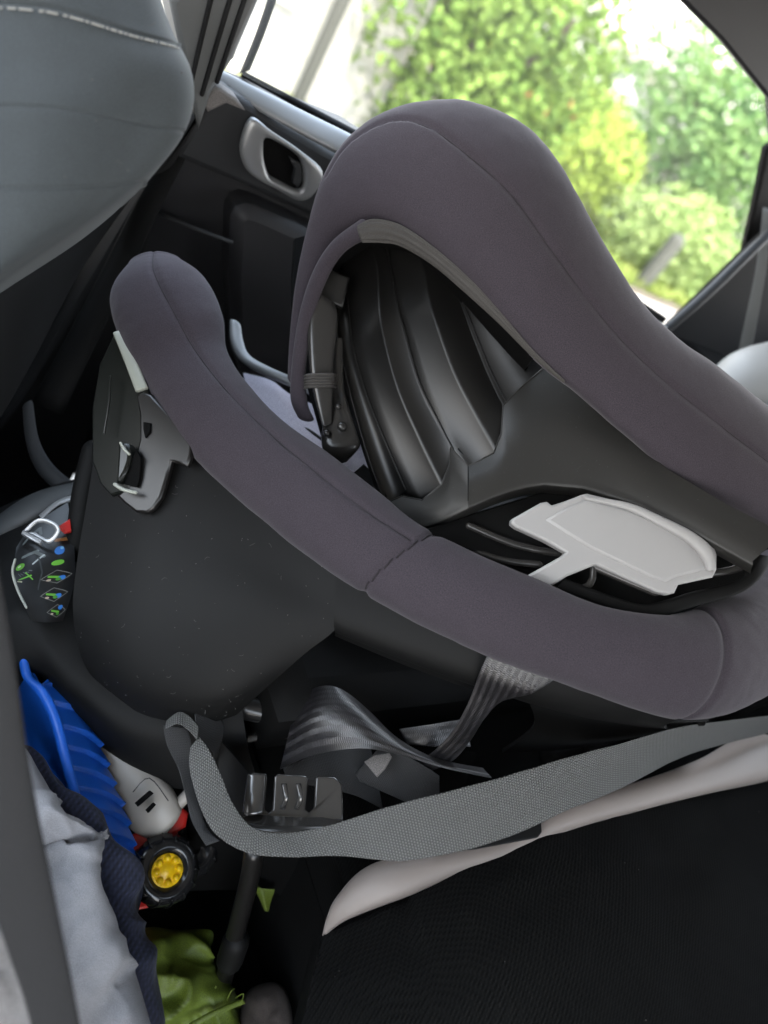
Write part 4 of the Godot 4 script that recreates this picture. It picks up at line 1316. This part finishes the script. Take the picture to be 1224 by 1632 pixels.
func lint(on: Node, g: Array, count: int, seed_: int, size := 0.0011) -> void:   # stray fibres and specks lying on a surface
	rng.seed = seed_
	var st := mb()
	for k in count:
		var i := rng.randi_range(1, g.size() - 3)
		var j := rng.randi_range(1, g[0].size() - 3)
		var a: Vector3 = g[i][j]
		var p: Vector3 = a + (g[i][j + 1] - a) * rng.randf() + (g[i + 1][j] - a) * rng.randf()
		p += (eye - p).normalized() * 0.0006
		var d := Vector3(rng.randfn(), rng.randfn(), rng.randfn()).normalized()
		var n := (eye - p).normalized()
		d = (d - n * d.dot(n)).normalized()
		if rng.randf() < 0.75:
			var s := size * rng.randf_range(0.25, 0.6)
			tube(st, [p, p + d * s], s * 0.5, 1, 5)
		else:
			var e := d.cross(n)
			var l := size * rng.randf_range(2.0, 5.0)
			tube(st, [p, p + d * l * 0.5 + e * l * rng.randf_range(-0.3, 0.3), p + d * l], 0.00013, 3, 5)
	var o := part(on, "lint", fin(st), M.lint)
	o.set_meta("kind", "stuff")

func seam_thread(on: Node, pts: Array) -> void:
	if pts.size() < 3:
		return
	var st := mb()
	tube(st, pts, 0.00065, 1, 6)
	part(on, "seam", fin(st), M.seam)

# [height above the shell, its line from top to bottom]
const RIBS := [
	[0.004, [[516, 380], [524, 440], [532, 500], [541, 550], [557, 622], [582, 712], [612, 800]]],
	[0.000, [[522, 380], [530, 440], [538, 500], [547, 550], [563, 620], [589, 710], [619, 800]]],
	[0.000, [[536, 380], [546, 440], [552, 500], [560, 560], [580, 632], [608, 704], [640, 780]]],
	[0.008, [[540, 380], [550, 440], [556, 500], [564, 560], [584, 630], [613, 702], [646, 780]]],
	[0.010, [[560, 380], [572, 440], [576, 500], [583, 560], [602, 628], [634, 708], [668, 788]]],
	[0.026, [[588, 380], [599, 430], [602, 482], [608, 534], [632, 622], [670, 710], [702, 776]]],
	[0.028, [[593, 380], [604, 430], [607, 482], [613, 532], [637, 618], [676, 704], [708, 768]]],
	[0.002, [[610, 380], [621, 430], [628, 476], [640, 524], [664, 610], [694, 676], [716, 716]]],
	[0.008, [[613, 380], [624, 430], [632, 476], [644, 522], [668, 608], [699, 672], [722, 716]]],
	[0.010, [[622, 380], [636, 430], [643, 476], [656, 520], [684, 610], [718, 684], [748, 744]]],
	[0.026, [[652, 380], [672, 430], [681, 476], [693, 518], [722, 598], [758, 668], [788, 722]]],
	[0.028, [[657, 380], [678, 430], [687, 476], [699, 516], [728, 594], [765, 662], [794, 712]]],
	[0.002, [[690, 380], [714, 430], [730, 474], [746, 520], [770, 582], [788, 622], [803, 650]]],
	[0.002, [[692, 380], [716, 430], [732, 474], [748, 519], [772, 580], [790, 620], [805, 648]]],
	[0.009, [[695, 380], [719, 430], [735, 473], [752, 517], [776, 577], [794, 616], [810, 646]]],
	[0.006, [[760, 400], [800, 450], [830, 500], [850, 540], [870, 570], [885, 592], [900, 606]]]]
func rib_depth(i: int) -> float:
	return 0.838 - 0.009 * i
func rib_mesh() -> ArrayMesh:
	var g := []
	var cols := []
	for c in RIBS:
		var line := []
		for i in 7:
			var p := P(c[1][i][0], c[1][i][1], rib_depth(i) - c[0])
			line.append([p.x, p.y, p.z])
		var a: Array = c[1][6]
		var b: Array = c[1][5]
		var q := P(a[0] + 0.12 * (a[0] - b[0]), a[1] + 0.12 * (a[1] - b[1]), rib_depth(6) - c[0] + 0.004)
		line.append([q.x, q.y, q.z])
		cols.append(dense(line, 8))
	for i in cols[0].size():
		var row := []
		for c in cols:
			row.append(Vector3(c[i][0], c[i][1], c[i][2]))
		g.append(row)
	var st := mb()
	skin(st, g, 0.006)
	return fin(st)

# ---------------------------------------------------------------- straps and belts
func straps() -> void:
	var t := thing("tether_strap", "long grey woven strap crossing in front of the child seat base", "strap")
	var st := mb()
	sausage(st, [
		[1250, 1138, 0.88, 1250, 1162, 0.96],
		[1100, 1156, 0.775, 1100, 1202, 0.835],
		[1000, 1182, 0.73, 1000, 1252, 0.755],
		[900, 1208, 0.70, 905, 1292, 0.69],
		[800, 1238, 0.675, 812, 1334, 0.665],
		[700, 1264, 0.66, 720, 1360, 0.648],
		[610, 1288, 0.655, 630, 1373, 0.642],
		[524, 1316, 0.66, 540, 1364, 0.65],
		[450, 1328, 0.668, 462, 1366, 0.655],
		[402, 1318, 0.675, 396, 1360, 0.665],
		[372, 1282, 0.682, 344, 1330, 0.672],
		[353, 1236, 0.692, 317, 1282, 0.682],
		[334, 1196, 0.70, 302, 1226, 0.695],
		[318, 1174, 0.71, 303, 1192, 0.705]], 0.1, {"sub": 10, "half": 0.0009, "seg": 24, "wob": 0.05})
	part(t, "webbing", fin(st), M.strap)
	st = mb()
	sausage(st, [
		[316, 1158, 0.712, 314, 1180, 0.706],
		[300, 1140, 0.716, 300, 1164, 0.705],
		[284, 1135, 0.72, 283, 1154, 0.705],
		[266, 1148, 0.722, 264, 1162, 0.71]], 0.1, {"sub": 8, "half": 0.0009, "dome": 0.1})
	part(t, "loop_top", fin(st), M.strap)
	st = mb()
	sausage(st, [
		[260, 1156, 0.724, 298, 1160, 0.735],
		[266, 1188, 0.725, 306, 1190, 0.735],
		[284, 1226, 0.722, 310, 1230, 0.732],
		[296, 1270, 0.715, 318, 1282, 0.722],
		[306, 1310, 0.71, 330, 1320, 0.712],
		[328, 1348, 0.70, 350, 1340, 0.70]], 0.1, {"sub": 8, "half": 0.0009})
	sausage(st, [
		[310, 1132, 0.722, 314, 1178, 0.712],
		[338, 1138, 0.735, 332, 1190, 0.73],
		[356, 1156, 0.75, 340, 1206, 0.745],
		[350, 1196, 0.76, 336, 1230, 0.755]], 0.1, {"sub": 8, "half": 0.0009})
	part(t, "loop_underside", fin(st), M.black_webbing)
	# patterned belt
	var b := thing("patterned_belt", "folded dark seat belt with a ribbed block pattern above the guide", "seat belt")
	st = mb()
	skin(st, grid([
		[[474, 1118, 0.80], [498, 1098, 0.778], [526, 1093, 0.766], [554, 1104, 0.764], [592, 1136, 0.764], [634, 1176, 0.765], [694, 1208, 0.768], [770, 1224, 0.785]],
		[[464, 1152, 0.78], [498, 1130, 0.757], [535, 1124, 0.745], [571, 1135, 0.742], [611, 1164, 0.745], [652, 1192, 0.75], [702, 1214, 0.758], [775, 1230, 0.778]],
		[[455, 1190, 0.772], [495, 1168, 0.747], [536, 1160, 0.732], [576, 1165, 0.73], [616, 1182, 0.735], [657, 1200, 0.742], [707, 1219, 0.752], [780, 1235, 0.775]],
		[[446, 1226, 0.772], [490, 1206, 0.747], [536, 1196, 0.732], [578, 1193, 0.728], [617, 1198, 0.732], [658, 1209, 0.74], [711, 1225, 0.752], [784, 1240, 0.775]]], 9, 9), 0.0014)
	part(b, "fold", fin(st), M.belt)
	st = mb()
	sausage(st, [[450, 1220, 0.785, 458, 1244, 0.785], [500, 1202, 0.78, 514, 1256, 0.778], [544, 1188, 0.79, 566, 1268, 0.782], [590, 1190, 0.81, 610, 1290, 0.80]], 0.1, {"sub": 8, "half": 0.0009})
	sausage(st, [[606, 1190, 0.78, 560, 1240, 0.79], [640, 1200, 0.775, 610, 1262, 0.785], [676, 1220, 0.775, 660, 1284, 0.785], [700, 1236, 0.78, 700, 1300, 0.79]], 0.1, {"sub": 8, "half": 0.0009})
	part(b, "lower_fold", fin(st), M.black_webbing)
	part(b, "grey_tag", plate([[580, 1214], [596, 1204], [620, 1200], [624, 1206], [612, 1226], [600, 1238]], [[580, 1214, 0.762], [620, 1200, 0.76], [600, 1238, 0.752]], 0.003, 0.0008), M.pale_cloth, "small grey tag")
	var r := thing("rim_belt", "short dark belt end sewn under the rim of the child seat", "seat belt")
	st = mb()
	sausage(st, [
		[786, 1030, 0.664, 890, 1076, 0.664],
		[776, 1046, 0.664, 874, 1090, 0.664],
		[764, 1072, 0.672, 846, 1106, 0.672],
		[754, 1100, 0.695, 800, 1118, 0.70],
		[742, 1128, 0.715, 772, 1146, 0.72],
		[722, 1164, 0.74, 750, 1180, 0.745],
		[690, 1198, 0.765, 722, 1212, 0.77],
		[660, 1216, 0.785, 680, 1232, 0.79]], 0.1, {"sub": 8, "half": 0.001})
	part(r, "webbing", fin(st), M.belt)
	st = mb()
	for row in 3:
		for k in 12:
			var f := k / 12.0
			tube(st, [[775 + 82 * f - 3 * row, 1060 + 36 * f + 5 * row - 3.0 * absf(fmod(k, 2.0)), 0.6655 + 0.002 * row], [778 + 82 * f - 3 * row, 1062 + 36 * f + 5 * row, 0.6655 + 0.002 * row]], 0.0005, 1, 5)
	part(r, "stitching", fin(st), M.seam)
	st = mb()
	sausage(st, [[636, 1162, 0.80, 650, 1186, 0.80], [690, 1154, 0.79, 692, 1190, 0.79], [740, 1146, 0.80, 750, 1190, 0.80]], 0.1, {"sub": 8, "half": 0.001})
	part(r, "cross_piece", fin(st), M.belt)
	# blurred band near the lens
	var n := thing("front_band", "dark grey cloth band hanging close at the lower left", "strap")
	st = mb()
	sausage(st, [
		[-70, 860, 0.45, -6, 880, 0.45],
		[-70, 960, 0.445, 12, 985, 0.445],
		[-62, 1080, 0.44, 28, 1085, 0.44],
		[-50, 1200, 0.435, 44, 1200, 0.435],
		[-36, 1310, 0.43, 62, 1302, 0.43],
		[-18, 1420, 0.425, 82, 1402, 0.425],
		[14, 1520, 0.42, 104, 1510, 0.42],
		[46, 1620, 0.415, 126, 1622, 0.415],
		[70, 1740, 0.41, 150, 1740, 0.41]], 0.25, {"sub": 6})
	part(n, "band", fin(st), M.grey_band)

# ---------------------------------------------------------------- things on the floor and the pile
func floor_things() -> void:
	var t := thing("toy_crate", "bright blue ribbed plastic toy tub standing on the floor", "toy")
	var g := grid([
		[[66, 1090, 0.745], [100, 1092, 0.765], [126, 1100, 0.785]],
		[[88, 1160, 0.74], [128, 1164, 0.76], [154, 1178, 0.78]],
		[[108, 1230, 0.735], [148, 1234, 0.755], [178, 1246, 0.775]],
		[[128, 1300, 0.73], [172, 1300, 0.75], [202, 1312, 0.77]],
		[[150, 1376, 0.725], [190, 1372, 0.745], [218, 1376, 0.765]]], 8, 24)
	bent(g, func(v, u, p): return 0.006 * (fposmod(v * 8.5 - u * 0.5, 1.0)) if u > 0.05 else 0.0)
	var st := mb()
	skin(st, g, 0.003)
	part(t, "ribbed_wall", fin(st), M.blue_plastic)
	st = mb()
	sausage(st, [[30, 1050, 0.735, 44, 1050, 0.735], [36, 1080, 0.733, 52, 1078, 0.733], [58, 1106, 0.73, 74, 1098, 0.73], [80, 1150, 0.727, 96, 1144, 0.727], [98, 1220, 0.722, 114, 1214, 0.722], [118, 1290, 0.718, 132, 1284, 0.718], [136, 1350, 0.715, 148, 1344, 0.715]], 0.8, {"sub": 6, "dome": 0.5})
	part(t, "rim_bar", fin(st), M.blue_plastic)
	part(t, "inner_wall", patch([
		[[20, 1052, 0.76], [40, 1062, 0.745], [66, 1092, 0.745]],
		[[20, 1130, 0.77], [50, 1140, 0.76], [88, 1160, 0.74]],
		[[30, 1230, 0.77], [70, 1230, 0.765], [110, 1232, 0.735]],
		[[60, 1330, 0.77], [100, 1320, 0.76], [134, 1310, 0.73]]], 5, 5, 0.003), M.blue_plastic)
	st = mb()
	sausage(st, [[150, 1366, 0.72, 146, 1376, 0.72], [190, 1362, 0.74, 186, 1376, 0.74], [220, 1368, 0.765, 212, 1384, 0.765]], 0.7, {"dome": 0.5})
	part(t, "foot_lip", fin(st), M.blue_plastic)

	var w := thing("white_gadget", "grey white plastic toy body with two dark slots beside the blue tub", "toy")
	st = mb()
	sausage(st, [
		[142, 1132, 0.80, 132, 1142, 0.80],
		[160, 1150, 0.80, 136, 1166, 0.80],
		[200, 1184, 0.80, 152, 1216, 0.798],
		[240, 1222, 0.798, 178, 1272, 0.795],
		[272, 1256, 0.795, 206, 1316, 0.792],
		[288, 1286, 0.795, 240, 1338, 0.792]], 0.62, {"sub": 8, "dome": 0.35, "e": 2.4})
	part(w, "body", fin(st), M.toy_white)
	part(w, "slot", plate([[214, 1280], [236, 1261], [242, 1266], [219, 1286]], [[214, 1280, 0.768], [236, 1261, 0.7675], [219, 1286, 0.767]], 0.004, 0.0005), M.deep_black)
	part(w, "slot", plate([[231, 1291], [242, 1280], [246, 1284], [235, 1296]], [[231, 1291, 0.768], [242, 1280, 0.768], [235, 1296, 0.767]], 0.004, 0.0005), M.deep_black)
	st = mb()
	tube(st, [[212, 1262, 0.769], [238, 1240, 0.769], [268, 1276, 0.770]], 0.0005, 4, 6)
	part(w, "lid_joint", fin(st), M.seam)
	st = mb()
	tube(st, [[284, 1282, 0.80], [300, 1266, 0.80]], 0.006, 3, 12)
	part(w, "peg", fin(st), M.toy_white)

	var k := thing("toy_tractor", "red toy vehicle with a black wheel and yellow hub", "toy")
	st = mb()
	plate_on(st, [[196, 1340], [230, 1318], [262, 1300], [288, 1284], [300, 1296], [296, 1318], [270, 1334], [250, 1346], [205, 1366]], P(250, 1320, 0.79), eye - P(250, 1320, 0.79), 0.03, 0.003)
	part(k, "body", fin(st), M.toy_red)
	st = mb()
	plate_on(st, [[206, 1444], [232, 1432], [248, 1436], [240, 1446], [212, 1452]], P(228, 1440, 0.80), eye - P(228, 1440, 0.80), 0.02, 0.002)
	part(k, "bumper", fin(st), M.toy_red)
	wheel(k, P(262, 1386, 0.775), camv(0.52, 0.30, 0.80), 0.0345, 0.028, true)
	wheel(k, P(302, 1350, 0.83), camv(0.52, 0.30, 0.80), 0.033, 0.026, false)

	var gr := thing("green_garment", "crumpled lime green garment on the car floor", "clothes")
	var gg := grid([
		[[196, 1500, 0.80], [236, 1478, 0.82], [280, 1482, 0.83], [334, 1482, 0.84], [340, 1500, 0.85]],
		[[200, 1560, 0.775], [240, 1540, 0.79], [285, 1545, 0.80], [318, 1535, 0.82], [330, 1540, 0.84]],
		[[205, 1620, 0.76], [255, 1610, 0.775], [300, 1605, 0.785], [355, 1592, 0.80], [382, 1596, 0.83]],
		[[210, 1720, 0.75], [270, 1720, 0.765], [320, 1720, 0.775], [380, 1720, 0.79], [410, 1720, 0.82]]], 16, 16)
	rumple(gg, 0.016, 20.0, 3)
	rumple(gg, 0.0025, 40.0, 8)
	st = mb()
	skin(st, gg)
	part(gr, "cloth", fin(st), M.green_cloth)
	st = mb()
	sausage(st, [[300, 1632, 0.775, 306, 1640, 0.775], [340, 1610, 0.785, 346, 1618, 0.785], [384, 1592, 0.80, 390, 1600, 0.80]], 0.6, {"dome": 0.4})
	part(gr, "hem", fin(st), M.green_cloth)
	st = mb()
	for q in [[[362, 1594, 0.80], [368, 1580, 0.795], [374, 1576, 0.80]], [[376, 1590, 0.80], [388, 1584, 0.795], [384, 1600, 0.80]], [[340, 1588, 0.81], [344, 1572, 0.80]]]:
		tube(st, q, 0.0007, 4, 6)
	part(gr, "loose_thread", fin(st), M.green_cloth)
	var sc := thing("green_scrap", "small pointed green scrap behind the support leg", "clothes")
	part(sc, "cloth", patch([[[402, 1412, 0.85], [416, 1416, 0.845], [438, 1418, 0.85]], [[412, 1430, 0.85], [420, 1432, 0.843], [432, 1436, 0.85]], [[422, 1452, 0.85], [425, 1453, 0.846], [428, 1453, 0.85]]], 4, 4, 0.002), M.green_cloth)

	var nv := thing("navy_garment", "dark navy blue garment showing behind the grey clothing", "clothes")
	var ng := grid([
		[[30, 1186, 0.72], [50, 1190, 0.715], [62, 1204, 0.725], [70, 1220, 0.75]],
		[[50, 1280, 0.69], [90, 1256, 0.69], [114, 1270, 0.70], [122, 1290, 0.73]],
		[[90, 1340, 0.68], [130, 1318, 0.68], [160, 1322, 0.69], [172, 1344, 0.72]],
		[[110, 1420, 0.68], [160, 1400, 0.675], [205, 1390, 0.685], [226, 1404, 0.72]],
		[[130, 1500, 0.68], [180, 1480, 0.67], [212, 1474, 0.69], [218, 1482, 0.72]],
		[[160, 1580, 0.67], [200, 1570, 0.665], [240, 1556, 0.68], [250, 1560, 0.71]],
		[[180, 1720, 0.66], [220, 1720, 0.655], [256, 1720, 0.67], [268, 1720, 0.70]]], 12, 12)
	rumple(ng, 0.010, 16.0, 6)
	st = mb()
	skin(st, ng)
	part(nv, "cloth", fin(st), M.navy_cloth)
	var gc := thing("grey_garment", "pale grey crumpled clothing behind the dark cloth band", "clothes")
	var pg := grid([
		[[10, 1180, 0.68], [36, 1188, 0.675], [52, 1210, 0.68], [60, 1230, 0.70]],
		[[10, 1260, 0.66], [50, 1262, 0.655], [84, 1284, 0.66], [92, 1296, 0.69]],
		[[20, 1310, 0.64], [80, 1296, 0.635], [130, 1310, 0.65], [142, 1330, 0.68]],
		[[20, 1356, 0.65], [80, 1346, 0.648], [140, 1340, 0.655], [150, 1352, 0.68]],
		[[30, 1440, 0.63], [90, 1420, 0.625], [144, 1400, 0.64], [156, 1410, 0.67]],
		[[50, 1530, 0.62], [110, 1510, 0.615], [160, 1480, 0.63], [182, 1486, 0.66]],
		[[60, 1600, 0.61], [130, 1590, 0.605], [190, 1560, 0.62], [216, 1552, 0.65]],
		[[60, 1740, 0.60], [140, 1740, 0.595], [220, 1720, 0.61], [262, 1710, 0.64]]], 14, 12)
	rumple(pg, 0.010, 14.0, 12)
	rumple(pg, 0.002, 45.0, 5)
	bent(pg, func(v, u, p): return -0.010 * exp(-pow((v * 7.0 - 3.0 + 0.25 * u) / 0.14, 2.0)) * minf(1.0, 4.0 * (1.0 - u)) - 0.012 * exp(-pow((v * 7.0 - 6.15 + 0.6 * (u - 0.6)) / 0.16, 2.0)) * smoothstep(0.2, 0.5, u) * minf(1.0, 4.0 * (1.0 - u)))
	st = mb()
	skin(st, pg)
	part(gc, "cloth", fin(st), M.grey_cloth)
	var pc := thing("pale_garment", "light grey cloth in the bottom left corner left of the band", "clothes")
	part(pc, "cloth", blob([[-60, 1440, 0.44], [0, 1474, 0.44], [24, 1520, 0.44], [44, 1580, 0.435], [60, 1650, 0.43], [60, 1760, 0.43], [-90, 1760, 0.43], [-110, 1560, 0.44]], 0.012, 0.03, 6, 0.008, 3), M.pale_cloth)
	var br := thing("brown_bundle", "dull brown cloth bundle on the floor by the seat edge", "bag")
	part(br, "cloth", blob([[384, 1606, 0.82], [396, 1578, 0.82], [424, 1566, 0.82], [448, 1570, 0.82], [462, 1596, 0.81], [468, 1650, 0.80], [462, 1730, 0.80], [390, 1730, 0.80], [378, 1650, 0.81]], 0.03, 0.03, 6, 0.01, 7), M.brown_cloth)

func rumple(g: Array, amt: float, freq: float, seed_: int) -> void:   # soft folds running mostly one way
	var nz := FastNoiseLite.new()
	nz.seed = seed_
	nz.frequency = freq
	nz.noise_type = FastNoiseLite.TYPE_SIMPLEX_SMOOTH
	nz.fractal_type = FastNoiseLite.FRACTAL_RIDGED
	nz.fractal_octaves = 1
	bent(g, func(v, u, p): return amt * nz.get_noise_3d(p.x * 0.7 + p.y * 0.5, p.y * 0.5, p.z * 0.8) * minf(1.0, 5.0 * minf(u, 1.0 - u)) * minf(1.0, 5.0 * minf(v, 1.0 - v)))

func wheel(parent: Node, at: Vector3, axis: Vector3, r: float, w: float, hub: bool) -> void:
	var tr := Transform3D(basis_to(axis), at)
	var st := mb()
	var prof := []
	for i in 25:
		var a := -PI * 0.62 + PI * 1.24 * i / 24.0
		prof.append([r * 0.68 + r * 0.32 * cos(a), w * 0.5 * sin(a)])
	prof.push_front([r * 0.3, -w * 0.3])
	prof.append([r * 0.5, w * 0.36])
	prof.append([r * 0.3, w * 0.3])
	lathe(st, prof, tr, 40)
	var wh := part(parent, "wheel", fin(st), M.tyre)
	st = mb()
	for k in 14:
		var a := TAU * k / 14.0
		var line := []
		for i in 9:
			var b := -1.2 + 2.4 * i / 8.0
			var rr := r * 0.68 + r * 0.335 * cos(b)
			var aa := a + 0.10 * sin(b * 1.5)
			line.append(tr * Vector3(rr * cos(aa), rr * sin(aa), w * 0.52 * sin(b)))
		tube(st, line, 0.0011, 2, 6)
	part(wh, "tread", fin(st), M.tyre)
	if not hub:
		return
	st = mb()
	lathe(st, [[0.0, w * 0.46], [r * 0.16, w * 0.45], [r * 0.2, w * 0.40], [r * 0.40, w * 0.40], [r * 0.45, w * 0.42], [r * 0.47, w * 0.3], [r * 0.46, -w * 0.2]], tr, 32)
	var h := part(wh, "hub", fin(st), M.toy_yellow)
	st = mb()
	for k in 8:
		var a := TAU * k / 8.0 + 0.2
		var c := tr * Vector3(cos(a) * r * 0.33, sin(a) * r * 0.33, w * 0.40)
		lathe(st, [[0.0, 0.0042], [0.0020, 0.0037], [0.0034, 0.0018], [0.0039, -0.001]], Transform3D(tr.basis, c), 12)
	h.mesh = merged(h.mesh, fin(st))
func merged(a: Mesh, b: Mesh) -> ArrayMesh:
	var st := SurfaceTool.new()
	st.begin(Mesh.PRIMITIVE_TRIANGLES)
	st.append_from(a, 0, Transform3D.IDENTITY)
	st.append_from(b, 0, Transform3D.IDENTITY)
	return st.commit()
